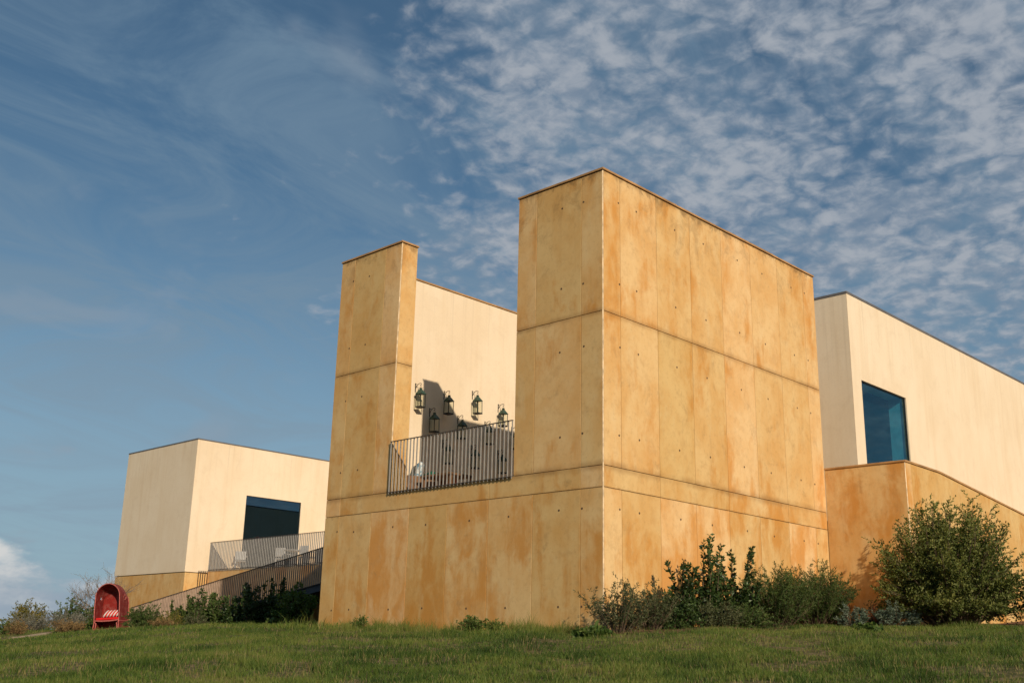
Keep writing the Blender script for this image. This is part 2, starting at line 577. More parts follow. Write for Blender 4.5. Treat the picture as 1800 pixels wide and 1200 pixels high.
# ------------------------------------------------------------------ ground
GP = np.array([
    (12.4, -15.3, -1.50), (1.73, -10.94, -0.34), (4.45, -6.94, -0.26), (8.56, -4.42, -0.14),
    (20, -14, -1.3), (12, -25, -2.6), (-5, -17, -1.0), (-12, -10, -0.55), (20, -4, -0.2),
    (-0.3, -0.6, 0.42), (-7.33, -0.73, 0.47), (-4, -0.5, 0.43), (-0.05, 8.13, 0.78), (1.74, 8.45, 0.80), (5.16, 5.51, 0.66), (2.5, 1.0, 0.52),
    (-14.1, -1.18, 0.46), (-20.1, -2.27, 0.06), (-22.65, -0.58, 0.22), (-20, 0.4, 0.43), (-25.4, 3.0, 0.53), (-12.9, 0.88, 0.60),
    (-16, 6, 0.72), (-24, 6, 0.66), (-30, 8, 0.70), (-32, 2, 0.42), (-40, 2, 0.1), (-42, 14, 0.0),
    (10, 9, 0.9), (6, 22, 1.4), (-28, -8, -0.75), (-40, -10, -1.2), (25, 15, 0.8), (0, 35, 1.0), (-30, 30, 0.5)])
_d = np.linalg.norm(GP[:, None, :2] - GP[None, :, :2], axis=2)
_K = np.where(_d > 0, _d ** 2 * np.log(_d + 1e-12), 0) + np.eye(len(GP)) * 0.5
_Pm = np.c_[np.ones(len(GP)), GP[:, :2]]
_A = np.block([[_K, _Pm], [_Pm.T, np.zeros((3, 3))]])
_W = np.linalg.solve(_A, np.r_[GP[:, 2], np.zeros(3)])


def gz(x, y):
    x = np.asarray(x, float)
    y = np.asarray(y, float)
    sh = x.shape
    x = x.ravel()
    y = y.ravel()
    d = np.sqrt((x[:, None] - GP[None, :, 0]) ** 2 + (y[:, None] - GP[None, :, 1]) ** 2)
    z = (np.where(d > 0, d ** 2 * np.log(d + 1e-12), 0) @ _W[:-3]) + _W[-3] + _W[-2] * x + _W[-1] * y
    r = np.hypot(x + 8, y - 2)
    k = np.clip((r - 38) / 30, 0, 1)
    k = k * k * (3 - 2 * k)
    z = z * (1 - k) + (-4.0 - np.clip(r - 60, 0, 400) * 0.02) * k
    z = z + 0.03 * np.sin(x * 1.7 + 0.5) * np.sin(y * 1.3) + 0.02 * np.sin(x * 3.1 + y * 2.3)
    return z.reshape(sh)


def g1(x, y):
    return float(gz(np.array([x]), np.array([y]))[0])


def axis_coords(lo, hi, step, far):
    mid = np.arange(lo, hi + 1e-6, step)
    ext = step * np.cumsum(1.35 ** np.arange(1, 24))
    ext = ext[ext < far]
    return np.r_[(lo - ext)[::-1], mid, hi + ext]


def sheet(name, X, Y, dz, mat, mask=None):
    gx, gy = np.meshgrid(X, Y)
    z = gz(gx, gy) + dz
    nx, ny = len(X), len(Y)
    v = np.c_[gx.ravel(), gy.ravel(), z.ravel()]
    idx = np.arange(nx * ny).reshape(ny, nx)
    f = np.stack([idx[:-1, :-1], idx[:-1, 1:], idx[1:, 1:], idx[1:, :-1]], -1).reshape(-1, 4)
    if mask is not None:
        cx = v[f].mean(1)
        f = f[mask(cx[:, 0], cx[:, 1])]
        used = np.unique(f)
        re = -np.ones(len(v), int)
        re[used] = np.arange(len(used))
        v = v[used]
        f = re[f]
    me = bpy.data.meshes.new(name)
    me.from_pydata(v.tolist(), [], f.tolist())
    me.materials.append(MAT[mat])
    for p_ in me.polygons:
        p_.use_smooth = True
    o = link(name, me)
    o['kind'] = 'structure'
    return o


sheet('ground', axis_coords(-50, 35, 0.5, 2500), axis_coords(-30, 40, 0.5, 2500), 0.0, 'ground')


def wob(x, y):
    return 0.25 * np.sin(x * 1.9 + y) + 0.18 * np.sin(y * 3.1 - x * 1.3)


BED_R = lambda x, y: (x > -0.2) & (x < 1.75 + 0.16 * np.maximum(y, 0) + 0.5 * wob(x, y)) & (y > -0.9) & (y < 14)
BED_L = lambda x, y: (y > 3.2 + 0.5 * wob(x, y)) & (y < 9.5) & (x < -8.0) & (x > -30)
PATHM = lambda x, y: (np.abs(y - (-2.05 - (x + 20.5) * 0.62 + 0.10 * (x + 20.5) ** 2 * 0.2)) < 0.42 + 0.3 * wob(x, y)) & (x < -18.6)
sheet('planting_bed', np.arange(-0.4, 7, 0.18), np.arange(-1.2, 14.2, 0.18), 0.012, 'soil', BED_R)
sheet('planting_bed_ramp', np.arange(-30, -7.9, 0.3), np.arange(2.4, 9.6, 0.3), 0.012, 'soil', BED_L)
sheet('path', np.arange(-34, -18, 0.2), np.arange(-5, 10, 0.2), 0.010, 'path', PATHM)

# ------------------------------------------------------------------ main building
ZT, ZM, ZB, ZL = 9.25, 6.353, 3.40, 2.999
Wd, A_, B_, D_, T_ = 8.293, 2.266, 6.027, 8.30, 0.487
PT = 0.022                      # panel thickness
main = thing('concrete_pavilion', 'tall ochre board-formed concrete block with open lantern terrace, nearest of the buildings', 'building', (-4.1, 4.1, 0.5))
MO = Vector(main.location)


def inmain(o):
    o.location = Vector(o.location) - MO
    return o


def mpart(mb, name, mat, **k):
    return inmain(mb.build(name, mat, main, **k))


mb = MB()
mb.box(-Wd + PT, PT, -1.2, -PT, T_, ZB - 0.02)            # front wall under the terrace
mpart(mb, 'front_wall', 'gap')
mpart(MB().box(-A_ + PT, PT, ZB - 0.02, -PT, T_, ZT), 'tower_wall', 'gap')
mpart(MB().box(-Wd + PT, PT, ZB - 0.02, -B_ - PT, T_, ZT), 'tower_wall', 'gap')
mpart(MB().box(-T_, T_, -1.2, -PT, D_, ZT), 'side_wall', 'gap')
mpart(MB().box(-Wd, T_ + 0.001, -1.2, -7.80 - 0.03, D_, ZT), 'side_wall', 'concrete_plain')
mpart(MB().box(-7.83, T_ + 0.002, ZB - 0.3, -7.80, D_ - 0.5, ZT), 'plaster_lining', 'plaster')
mpart(MB().box(-T_ - 0.03, T_ + 0.002, ZB - 0.3, -T_ - 0.001, D_ - 0.5, ZT), 'plaster_lining', 'plaster')
mpart(MB().box(-A_, T_ + 0.001, ZB - 0.02, -T_ - 0.031, T_ + 0.03, ZT), 'plaster_lining', 'plaster')
mpart(MB().box(-7.799, D_ - 0.5, ZB - 0.3, -T_ - 0.031, D_, ZT - 1.5), 'back_wall', 'plaster')
mpart(MB().box(-7.80, T_, 3.05, -T_, D_ - 0.5, 3.36), 'terrace_floor', 'concrete_plain')

PANELS = {}


def panel(face, u0, u1, z0, z1, name='concrete_panel', g=0.0055, parent=None, org=None):
    """one formwork panel on face 'F' (y = 0, u = x) or 'R' (x = const, u = y)"""
    key = (face, round(u1 - u0, 3), round(z1 - z0, 3))
    if key not in PANELS:
        hu, hz = (u1 - u0) / 2 - g, (z1 - z0) / 2 - g
        m = MB()
        if face == 'F':
            m.box(-hu, 0, -hz, hu, PT, hz)
        else:
            m.box(-PT, -hu, -hz, 0, hu, hz)
        PANELS[key] = m.mesh(name, 'concrete', bevel=0.002)
    uc, zc_ = (u0 + u1) / 2, (z0 + z1) / 2
    c = Vector((uc, 0, zc_)) if face == 'F' else Vector((0 if org is None else org, uc, zc_))
    o = link(name, PANELS[key], main)
    o.location = c - MO
    return o


TIEM = {}
for face in 'FR':
    m = MB()
    m.lathe([(0.023, 0.0), (0.021, 0.0025), (0.012, 0.003), (0.0115, 0.0005)], 10)
    r_ = Matrix.Rotation(math.radians(90), 4, 'X') if face == 'F' else Matrix.Rotation(math.radians(90), 4, 'Y')
    m.v = [tuple(r_ @ Vector(q_)) for q_ in m.v]
    TIEM[face] = m.mesh('tie_hole', 'tie')  # slightly proud dark cup; the shade inside the hole is in its colour
UT = [0.49, 1.07, 2.39, 3.47, 4.79, 5.87, 7.19, 7.82]
ZTIE = [8.70, 7.00, 5.71, 4.02, 2.63, 0.90]


def ties(face, pan, u0, u1, z0, z1):
    for u in UT:
        for z in ZTIE:
            uu = -u if face == 'F' else u
            if u0 + 0.03 < uu < u1 - 0.03 and z0 < z < z1:
                jx = random.uniform(-0.02, 0.02)
                jz = random.uniform(-0.02, 0.02)
                o = link('tie_hole', TIEM[face], pan)
                c = Vector((uu + jx, -0.0008, z + jz)) if face == 'F' else Vector((0.0008, uu + jx, z + jz))
                o.location = c - MO - Vector(pan.location)


def panels(face, edges, z0, z1, org=None, tie=True):
    for a, b in zip(edges[:-1], edges[1:]):
        u0, u1 = min(a, b), max(a, b)
        pn = panel(face, u0, u1, z0, z1, org=org)
        if tie:
            ties(face, pn, u0, u1, z0, z1)


SIDE = [0.002 + PT, 0.54, 1.74, 2.94, 4.14, 5.34, 6.54, 7.74, D_]
FRONT = [-PT, -0.54, -1.74, -2.94, -4.14, -5.34, -6.60, -7.76, -Wd]
SIDE[0] = PT
for z0, z1 in ((ZM, ZT), (ZB, ZM)):
    panels('R', SIDE, z0, z1)
    panels('F', [-PT, -0.54, -1.74, -A_], z0, z1)
    panels('F', [-B_ - PT, -6.60, -7.76, -Wd], z0, z1)
    panels('R', [PT, T_], z0, z1, org=-B_, tie=False)
panels('R', [PT, 1.74, 4.14, 6.54, D_], ZL, ZB, tie=False)
panels('F', [-PT, -0.54, -2.94, -5.34, -7.76, -Wd], ZL, ZB, tie=False)
panels('R', SIDE, -1.2, ZL)
panels('F', FRONT, -1.2, ZL)
# pale-coloured arris strips at the outer corners
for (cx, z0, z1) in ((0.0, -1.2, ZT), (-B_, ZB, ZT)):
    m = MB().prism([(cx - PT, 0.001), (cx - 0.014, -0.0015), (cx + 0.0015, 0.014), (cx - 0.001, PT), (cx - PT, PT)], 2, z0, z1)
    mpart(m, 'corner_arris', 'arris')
# copings
for (x0, y0, x1, y1) in ((-A_ - 0.02, -0.025, 0.025, T_ + 0.02), (-T_ - 0.05, T_ + 0.021, 0.025, D_ + 0.02),
                         (-Wd - 0.02, -0.025, -B_ + 0.025, T_ + 0.02), (-Wd - 0.02, T_ + 0.021, -7.80 + 0.025, D_ + 0.02)):
    ln = max(x1 - x0, y1 - y0)
    k = max(1, int(round(ln / 2.0)))
    for i in range(k):
        a_, b_ = i / k, (i + 1) / k
        if x1 - x0 > y1 - y0:
            bx_ = (x0 + (x1 - x0) * a_ + (0.003 if i else 0), y0, x0 + (x1 - x0) * b_, y1)
        else:
            bx_ = (x0, y0 + (y1 - y0) * a_ + (0.003 if i else 0), x1, y0 + (y1 - y0) * b_)
        j_ = random.uniform(-0.003, 0.003)
        mpart(MB().box(bx_[0] + j_, bx_[1], ZT + 0.012, bx_[2] + j_, bx_[3], ZT + 0.055 + j_), 'coping', 'coping', bevel=0.004)
    mpart(MB().box(x0 + 0.03, y0 + 0.03, ZT, x1 - 0.03, y1 - 0.03, ZT + 0.0115), 'coping_bed', 'gap')


# ------------------------------------------------------------------ railings
def railing(name, label, p0, p1, height, step, mat, matrail, picket=(0.010, 0.034), slope_cut=None, foot=0.05, group=None):
    """pickets between p0 and p1 (points at the bottom rail); the pickets stay vertical on a slope"""
    p0, p1 = Vector(p0), Vector(p1)
    L = p1 - p0
    n = int(round(Vector((L.x, L.y, 0)).length / step))
    t = thing(name, label, 'railing', p0, group=group)
    ang = math.atan2(L.y, L.x)
    h = height
    m = MB()
    m.box(-picket[0] / 2, -picket[1] / 2, -foot, picket[0] / 2, picket[1] / 2, h - 0.008)
    r_ = Matrix.Rotation(ang, 4, 'Z')
    m.v = [tuple(r_ @ Vector(q_)) for q_ in m.v]
    me = m.mesh('picket', mat)
    for i in range(n + 1):
        o = link('picket', me, t)
        o.location = L * (i / n)

    def bar(z0, z1, wd, nm):
        b = MB()
        d = Vector((math.cos(ang), math.sin(ang), 0))
        s = Vector((-d.y, d.x, 0)) * wd / 2
        e0, e1 = -d * 0.012, L + d * 0.012
        pts = []
        for (e, z) in ((e0, z0), (e1, z0), (e1, z1), (e0, z1)):
            pts.append(e + Vector((0, 0, z)))
        b.v = [tuple(p_ - s) for p_ in pts] + [tuple(p_ + s) for p_ in pts]
        b.f = [(0, 1, 2, 3), (7, 6, 5, 4), (0, 4, 5, 1), (1, 5, 6, 2), (2, 6, 7, 3), (3, 7, 4, 0)]
        return b.build(nm, matrail, t)
    bar(h - 0.007, h + 0.006, picket[1] + 0.012, 'top_rail')
    bar(0.0, 0.012, picket[1] + 0.006, 'bottom_rail')
    return t


front_rail = railing('balcony_railing', 'grey picket railing across the open terrace in front of the wall lanterns', (-B_ + 0.02, -0.036, 3.385), (-A_ - 0.02, -0.036, 3.385), 1.13, 0.1105, 'rail', 'rail_dark', (0.010, 0.030), foot=0.03)
for fx in (-5.6, -4.7, -3.7, -2.7):
    MB().box(-0.02, 0.019, -0.028, 0.02, 0.055, 0.0).build('bracket', 'rail_dark', front_rail, (fx + B_ - 0.02, 0.0, 0.0))


# ------------------------------------------------------------------ lanterns on the plaster wall
def make_lantern():
    t = thing('wall_lantern', 'lantern', 'lantern')
    m = MB()
    m.box(0.0, -0.012, -0.23, 0.008, 0.012, 0.0)
    m.build('wall_plate', 'iron', t)
    arm = [(0.004, 0, -0.15), (0.05, 0, -0.075), (0.10, 0, -0.035), (0.15, 0, -0.018), (0.195, 0, -0.03), (0.205, 0, -0.062), (0.18, 0, -0.078), (0.165, 0, -0.06)]
    MB().tube(arm, 0.0075, 6).build('arm', 'iron', t)
    MB().tube([(0.004, 0, -0.035), (0.05, 0, -0.028), (0.075, 0, -0.045), (0.06, 0, -0.075)], 0.006, 5).build('scroll', 'iron', t)
    cx = 0.185
    ring = [(cx, 0.022 * math.sin(a), -0.112 + 0.034 * math.cos(a)) for a in [i * math.pi / 5 for i in range(11)]]
    MB().tube(ring, 0.004, 5, cap=False).build('hanging_ring', 'iron', t)
    q = math.pi / 4
    # roof: four-sided pyramid with a chimney cap
    rf = MB().lathe([(0.136, -0.306), (0.140, -0.298), (0.086, -0.235), (0.036, -0.180), (0.034, -0.158), (0.044, -0.154), (0.044, -0.146), (0.018, -0.140)], 4, (cx, 0, 0), q)
    rf.build('roof', 'verdigris', t)
    hb = 0.084
    m = MB()
    fr = link('cage', None, t) if False else None
    for sx_ in (-1, 1):
        for sy_ in (-1, 1):
            MB().box(cx + sx_ * hb - 0.006, sy_ * hb - 0.006, -0.615, cx + sx_ * hb + 0.006, sy_ * hb + 0.006, -0.296).build('corner_bar', 'iron', t)
    MB().lathe([(0.120, -0.648), (0.132, -0.644), (0.132, -0.628), (0.124, -0.615)], 4, (cx, 0, 0), q).build('base', 'iron', t)
    for i in range(4):
        a = i * math.pi / 2
        c, s_ = math.cos(a), math.sin(a)
        m = MB().box(-0.001, -hb + 0.007, -0.613, 0.001, hb - 0.007, -0.30)
        m.v = [(cx + c * (v[0] + hb) - s_ * v[1], s_ * (v[0] + hb) + c * v[1], v[2]) for v in m.v]
        m.build('pane', 'lantern_glass', t)
    MB().lathe([(0.028, -0.614), (0.028, -0.60), (0.012, -0.595), (0.012, -0.31)], 8, (cx, 0, 0)).build('candle_tube', 'candle', t)
    return t


LX = -7.80
lan0 = make_lantern()
note_tree(lan0)
spots = [(2.13, 6.55, 'in full sun, first of the top row'),
         (3.12, 6.54, 'half in shadow, second of the top row from the left tower'),
         (4.12, 6.73, 'hung highest of all, third of the top row'),
         (5.11, 6.55, 'last of the top row, its base behind the railing top'),
         (2.64, 6.00, 'first of the middle row, wholly above the railing'),
         (3.63, 5.98, 'second of the middle row, lower half behind the railing'),
         (4.62, 5.99, 'third of the middle row, behind the railing under the highest lantern'),
         (5.65, 6.01, 'last of the middle row, half cut off by the right tower'),
         (3.13, 5.27, 'leftmost of the bottom row behind the pickets'),
         (4.14, 5.28, 'middle one of the bottom row behind the pickets'),
         (5.14, 5.29, 'rightmost of the bottom row behind the pickets')]
for i, (ly, lz, lab) in enumerate(spots):
    o = lan0 if i == 0 else copy_tree(lan0)
    o.location = (LX + 0.0015, ly, lz)
    tag(o, 'green roofed iron lantern ' + lab, 'lantern', 'lanterns on the plaster terrace wall')
    o.rotation_euler = (math.radians(random.uniform(-2.5, 2.5)), 0, math.radians(random.uniform(-9, 9)))


# ------------------------------------------------------------------ terrace furniture behind the railing
FZ = 3.36
t = thing('armchair', 'green cushioned terrace armchair behind the left end of the balcony railing', 'armchair', (-6.75, 1.25, FZ), math.radians(-20))
MB().box(-0.42, -0.40, 0.16, 0.42, 0.40, 0.47).build('seat', 'green_fabric', t, bevel=0.04)
MB().box(-0.42, 0.30, 0.475, 0.42, 0.44, 0.72).build('backrest', 'green_fabric', t, bevel=0.04)
for s_ in (-1, 1):
    MB().box(s_ * 0.47 - 0.045, -0.38, 0.15, s_ * 0.47 + 0.045, 0.42, 0.56).build('armrest', 'wood', t, bevel=0.01)
    for yy in (-0.34, 0.36):
        MB().box(s_ * 0.40 - 0.025, yy - 0.025, 0, s_ * 0.40 + 0.025, yy + 0.025, 0.155).build('leg', 'wood', t)
c = MB().box(-0.42, -0.08, -0.24, 0.42, 0.08, 0.26).build('cushion', 'pattern', None, (-7.0, 1.58, FZ + 0.72), bevel=0.05)
c.rotation_euler = (math.radians(-14), 0, math.radians(-30))
tag(c, 'blue and white patterned cushion standing on the green armchair', 'cushion')
t = thing('low_table', 'dark wooden terrace table seen through the pickets beside the green armchair', 'table', (-5.55, 1.25, FZ))
MB().box(-0.5, -0.35, 0.47, 0.5, 0.35, 0.52).build('table_top', 'wood', t, bevel=0.006)
for sx_ in (-1, 1):
    for sy_ in (-1, 1):
        MB().box(sx_ * 0.44 - 0.03, sy_ * 0.29 - 0.03, 0, sx_ * 0.44 + 0.03, sy_ * 0.29 + 0.03, 0.469).build('leg', 'wood', t)
t = thing('planter', 'square terracotta planter behind the balcony pickets', 'planter', (-6.45, 2.12, FZ), math.radians(10))
MB().lathe([(0.20, 0), (0.235, 0.68), (0.265, 0.68), (0.265, 0.77), (0.235, 0.77), (0.225, 0.70)], 4, (0, 0, 0), math.pi / 4).build('pot', 'terracotta', t)
MB().lathe([(0.20, 0.66), (0.20, 0.72)], 4, (0, 0, 0), math.pi / 4).build('soil_fill', 'soil', t)

# ------------------------------------------------------------------ podium, parapet and the pale building on the right
def block(mb, name, label, cat, mat, bevel=0.0):
    o = mb.build(name, mat, bevel=bevel)
    return tag(o, label, cat)


pod = thing('stair_parapet', 'ochre concrete parapet wall right of the block, its top sloping down behind the big bush', 'wall', (1.98, 8.31, 0.5))
PO = Vector(pod.location)


def ppart(mb, name, mat, **k):
    o = mb.build(name, mat, pod, **k)
    o.location = Vector(o.location) - PO
    return o


XR, YR = 1.98, 8.31
ppart(MB().box(0.003, YR, -1.2, XR - 0.014, YR + 0.3, 4.40), 'front_wall', 'concrete_plain')
prof = [(YR + 0.301, -1.2), (YR + 0.301, 4.40), (10.14, 4.39), (15.56, 3.94), (24.0, 3.24), (24.0, -1.2)]
ppart(MB().prism(prof, 0, XR - 0.30, XR - 0.002), 'side_wall', 'concrete_plain')
ppart(MB().box(XR - 0.30, YR + 0.012, -1.2, XR - 0.002, YR + 0.3005, 4.40), 'corner_wall', 'concrete_plain')
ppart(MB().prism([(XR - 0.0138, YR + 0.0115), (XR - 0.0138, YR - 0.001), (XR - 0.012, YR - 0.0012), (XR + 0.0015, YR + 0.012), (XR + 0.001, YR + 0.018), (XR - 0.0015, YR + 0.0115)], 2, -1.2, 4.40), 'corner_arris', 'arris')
ppart(MB().box(0.003, YR - 0.025, 4.405, XR + 0.025, YR + 0.32, 4.448), 'coping', 'coping', bevel=0.004)
ppart(MB().prism([(YR + 0.321, 4.405), (YR + 0.321, 4.447), (10.14, 4.437), (15.56, 3.985), (24.0, 3.285), (24.0, 3.245), (15.56, 3.945), (10.14, 4.395)], 0, XR - 0.32, XR + 0.025), 'coping', 'coping')
o = block(MB().box(-7.9, YR + 0.301, -1.2, XR - 0.301, 40, 3.25), 'podium', 'ochre concrete podium carrying the pale building behind the block', 'podium', 'concrete_plain')


def hole_face(m, x, y0, y1, z0, z1, hy0, hy1, hz0, hz1, depth):
    """wall face at x (facing +x) with a rectangular opening and reveals going to x - depth"""
    n = len(m.v)
    ys, zs = (y0, hy0, hy1, y1), (z0, hz0, hz1, z1)
    for z in zs:
        for y in ys:
            m.v.append((x, y, z))
    for j in range(3):
        for i in range(3):
            if i == 1 and j == 1:
                continue
            a = n + j * 4 + i
            m.f.append((a, a + 1, a + 5, a + 4))
    b = len(m.v)
    for (y, z) in ((hy0, hz0), (hy1, hz0), (hy1, hz1), (hy0, hz1)):
        m.v.append((x - depth, y, z))
    h = [n + 5, n + 6, n + 10, n + 9]
    for i in range(4):
        j = (i + 1) % 4
        m.f.append((h[i], h[j], b + j, b + i))


def shell(x0, x1, y0, y1, z0, z1, hole, depth):
    m = MB()
    hole_face(m, x1, y0, y1, z0, z1, *hole, depth)
    n = len(m.v)
    m.v += [(x0, y0, z0), (x0, y1, z0), (x0, y1, z1), (x0, y0, z1), (x1, y0, z0), (x1, y1, z0), (x1, y1, z1), (x1, y0, z1)]
    m.f += [(n, n + 1, n + 2, n + 3), (n, n + 3, n + 7, n + 4), (n + 1, n + 5, n + 6, n + 2), (n + 3, n + 2, n + 6, n + 7), (n, n + 4, n + 5, n + 1)]
    return m


def pale_building(name, label, x0, x1, y0, y1, z0, z1, hole, room, roommat, glass, edge):
    t = thing(name, label, 'building', ((x0 + x1) / 2, (y0 + y1) / 2, z0))
    O = Vector(t.location)

    def pp(mb, nm, mat, par=t, **k):
        o = mb.build(nm, mat, par, **k)
        o.location = Vector(o.location) - (O if par is t else Vector((0, 0, 0)))
        return o
    me = shell(x0, x1, y0, y1, z0, z1, hole, 0.16)
    wl = pp(me, 'wall', 'plaster')
    pp(MB().box(x0 - 0.01, y0 - 0.012, z1 + 0.001, x1 + 0.012, y1 + 0.01, z1 + edge), 'roof_edge', 'coping_grey')
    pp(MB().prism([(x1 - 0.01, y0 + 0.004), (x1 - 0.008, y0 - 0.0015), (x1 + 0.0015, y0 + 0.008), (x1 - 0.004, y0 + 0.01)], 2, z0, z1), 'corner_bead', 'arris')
    hy0, hy1, hz0, hz1 = hole
    wn = link('window', None, t) if False else None
    fr = MB()
    ow, xg = 0.026, x1 - 0.11
    outer = [(hy0, hz0), (hy1, hz0), (hy1, hz1), (hy0, hz1)]
    inner = [(hy0 + ow, hz0 + ow), (hy1 - ow, hz0 + ow), (hy1 - ow, hz1 - ow), (hy0 + ow, hz1 - ow)]
    for xx in (xg, xg + 0.075):
        fr.v += [(xx, a_, b_) for a_, b_ in outer] + [(xx, a_, b_) for a_, b_ in inner]
    for i in range(4):
        j = (i + 1) % 4
        fr.f += [(8 + i, 8 + j, 12 + j, 12 + i), (i, 4 + i, 4 + j, j), (4 + i, 12 + i, 12 + j, 4 + j), (i, j, 8 + j, 8 + i)]
    win = pp(fr, 'window', 'frame')
    o = MB().box(xg + 0.04, hy0 + ow, hz0 + ow, xg + 0.052, hy1 - ow, hz1 - ow).build('pane', glass, win)
    # the room behind the glass
    rx0, ry0, ry1, rz0, rz1 = room
    xi = x1 - 0.161
    m = MB()
    m.v = [(rx0, ry0, rz0), (rx0, ry1, rz0), (rx0, ry1, rz1), (rx0, ry0, rz1), (xi, ry0, rz0), (xi, ry1, rz0), (xi, ry1, rz1), (xi, ry0, rz1)]
    m.f = [(0, 1, 2, 3), (0, 3, 7, 4), (1, 5, 6, 2), (3, 2, 6, 7), (0, 4, 5, 1)]
    pp(m, 'room', roommat)
    return t


RB = pale_building('pale_gallery', 'long pale plaster building with one tall blue window, behind the concrete block on the right', -7.5, 0.0, 10.06, 34.0, 3.2505, 9.29, (10.57, 13.20, 3.30, 7.06), (-0.56, 10.56, 13.21, 3.27, 7.07), 'room_pale', 'glass_teal', 0.065)
RBO = Vector(RB.location)
o = MB().box(-0.555, 10.565, 3.275, -0.52, 13.205, 7.065).build('shade_sheet', 'room_shade', RB)  # added near-black sheet standing in for the unlit depth of the room
o.location = -RBO

# ------------------------------------------------------------------ far building on the left
LXW = -29.3
LB = pale_building('pale_house', 'pale plaster cube house on an ochre base, far left beyond the ramp', -35.43, LXW, 8.52, 19.0, 3.085, 8.66, (11.16, 14.09, 3.25, 6.56), (-34.5, 10.9, 18.4, 3.2, 7.0), 'room_shade', 'glass', 0.055)
LBO = Vector(LB.location)


def lpart(mb, nm, mat, **k):
    o = mb.build(nm, mat, LB, **k)
    o.location = Vector(o.location) - LBO
    return o


lpart(MB().box(-35.40, 8.55, -1.2, LXW - 0.03, 18.9, 3.055), 'base', 'concrete_plain')
lpart(MB().box(-35.34, 8.60, 3.055, LXW - 0.08, 18.8, 3.084), 'shadow_gap', 'gap')
lpart(MB().box(-31.68, 8.49, 0.3, -30.90, 8.549, 1.84), 'hatch_door', 'door_brown', bevel=0.01)
lpart(MB().lathe([(0.02, 0), (0.16, 0.06), (0.20, 0.20), (0.16, 0.34), (0.02, 0.40)], 12, (-29.95, 12.35, 4.52)), 'red_lampshade', 'red_lamp', smooth=True)
lpart(MB().tube([(-29.95, 12.35, 4.92), (-29.95, 12.35, 6.99)], 0.01, 5), 'lamp_cord', 'iron')

# terrace between the far house and the block
o = block(MB().box(LXW - 0.028, 9.62, -1.2, -7.95, 24, 3.19), 'terrace_wall', 'ochre concrete terrace wall carrying the upper railing left of the block', 'wall', 'concrete_plain')
railing('terrace_railing', 'long level grey picket railing on the terrace in front of the far house window', (LXW + 0.06, 9.60, 3.21), (-14.2, 9.60, 3.21), 1.15, 0.115, 'rail', 'rail_dark', (0.012, 0.04), foot=0.06)
railing('end_railing', 'short picket railing standing where the far house base meets the terrace wall', (LXW + 0.10, 9.12, 2.1), (LXW + 0.10, 9.54, 2.1), 1.05, 0.115, 'rail_dark', 'rail_dark', foot=0.9)

# ramp with its slatted balustrade
ry = 6.3
rs = (3.24 - 1.83) / 9.95
X0, X1 = -29.2, -8.35


def ramp_z(x):
    return 2.17 + (x + 16.9) * rs


rt = thing('ramp', 'sloping concrete ramp running down to the left from the concrete block', 'ramp', (-16, 7.2, 1.0))
m = MB().prism([(X0, ramp_z(X0) - 0.05), (X1, ramp_z(X1) - 0.05), (X1, ramp_z(X1) - 0.28), (X0, ramp_z(X0) - 0.28)], 1, ry + 0.04, 8.3)
o = m.build('ramp_slab', 'slate', rt)
o.location = Vector((16, -7.2, -1.0))
m = MB().prism([(X0, -1.2), (X1, -1.2), (X1, ramp_z(X1) - 0.285), (X0, ramp_z(X0) - 0.285)], 1, ry + 1.5, 8.25)
o = m.build('ramp_wall', 'concrete_plain', rt)
o.location = Vector((16, -7.2, -1.0))
railing('ramp_railing', 'long slatted balustrade sloping down beside the ramp behind the dark shrubs', (X0, ry, ramp_z(X0) - 0.06), (X1, ry, ramp_z(X1) - 0.06), 1.15, 0.115, 'ramp_rail', 'rail_dark', (0.014, 0.055), foot=0.0)


# white terrace furniture
def make_chair():
    t = thing('terrace_chair', 'x', 'chair')
    MB().box(-0.23, -0.23, 0.42, 0.23, 0.23, 0.46).build('seat', 'white_paint', t, bevel=0.01)
    MB().box(-0.22, 0.20, 0.52, 0.22, 0.235, 0.88).build('backrest', 'white_paint', t, bevel=0.01)
    for s_ in (-1, 1):
        MB().box(s_ * 0.21 - 0.015, -0.22, 0, s_ * 0.21 + 0.015, -0.19, 0.42).build('leg', 'white_paint', t)
        MB().box(s_ * 0.21 - 0.015, 0.20, 0, s_ * 0.21 + 0.015, 0.23, 0.419).build('leg', 'white_paint', t)
        MB().box(s_ * 0.235 - 0.015, -0.2, 0.62, s_ * 0.235 + 0.015, 0.199, 0.65).build('armrest', 'white_paint', t)
    return t


ch0 = make_chair()
note_tree(ch0)
for i, (x, y, rz, lab) in enumerate(((-28.6, 10.7, 60, 'at the left end of the terrace behind the railing corner'), (-25.9, 11.0, 200, 'in front of the far house window, left of its table'), (-24.2, 11.0, -170, 'in front of the far house window, right of its table'), (-21.9, 10.8, 170, 'nearest the concrete block on the terrace'))):
    o = ch0 if i == 0 else copy_tree(ch0)
    o.location = (x, y, 3.19)
    o.rotation_euler = (0, 0, math.radians(rz))
    tag(o, 'white terrace chair ' + lab, 'chair', 'white chairs on the far terrace')
t = thing('terrace_table', 'white terrace table between chairs behind the upper railing', 'table', (-25.0, 10.9, 3.19))
MB().lathe([(0.40, 0.71), (0.42, 0.72), (0.42, 0.745), (0.40, 0.75)], 20).build('table_top', 'white_paint', t)
MB().lathe([(0.22, 0), (0.22, 0.02), (0.035, 0.04), (0.03, 0.709)], 12).build('pedestal', 'white_paint', t)
t = thing('dark_bench', 'dark slate bench on the terrace beside the left edge of the block', 'bench', (-18.9, 10.6, 3.19))
MB().box(-1.1, -0.3, 0.36, 1.1, 0.3, 0.44).build('seat', 'slate', t, bevel=0.01)
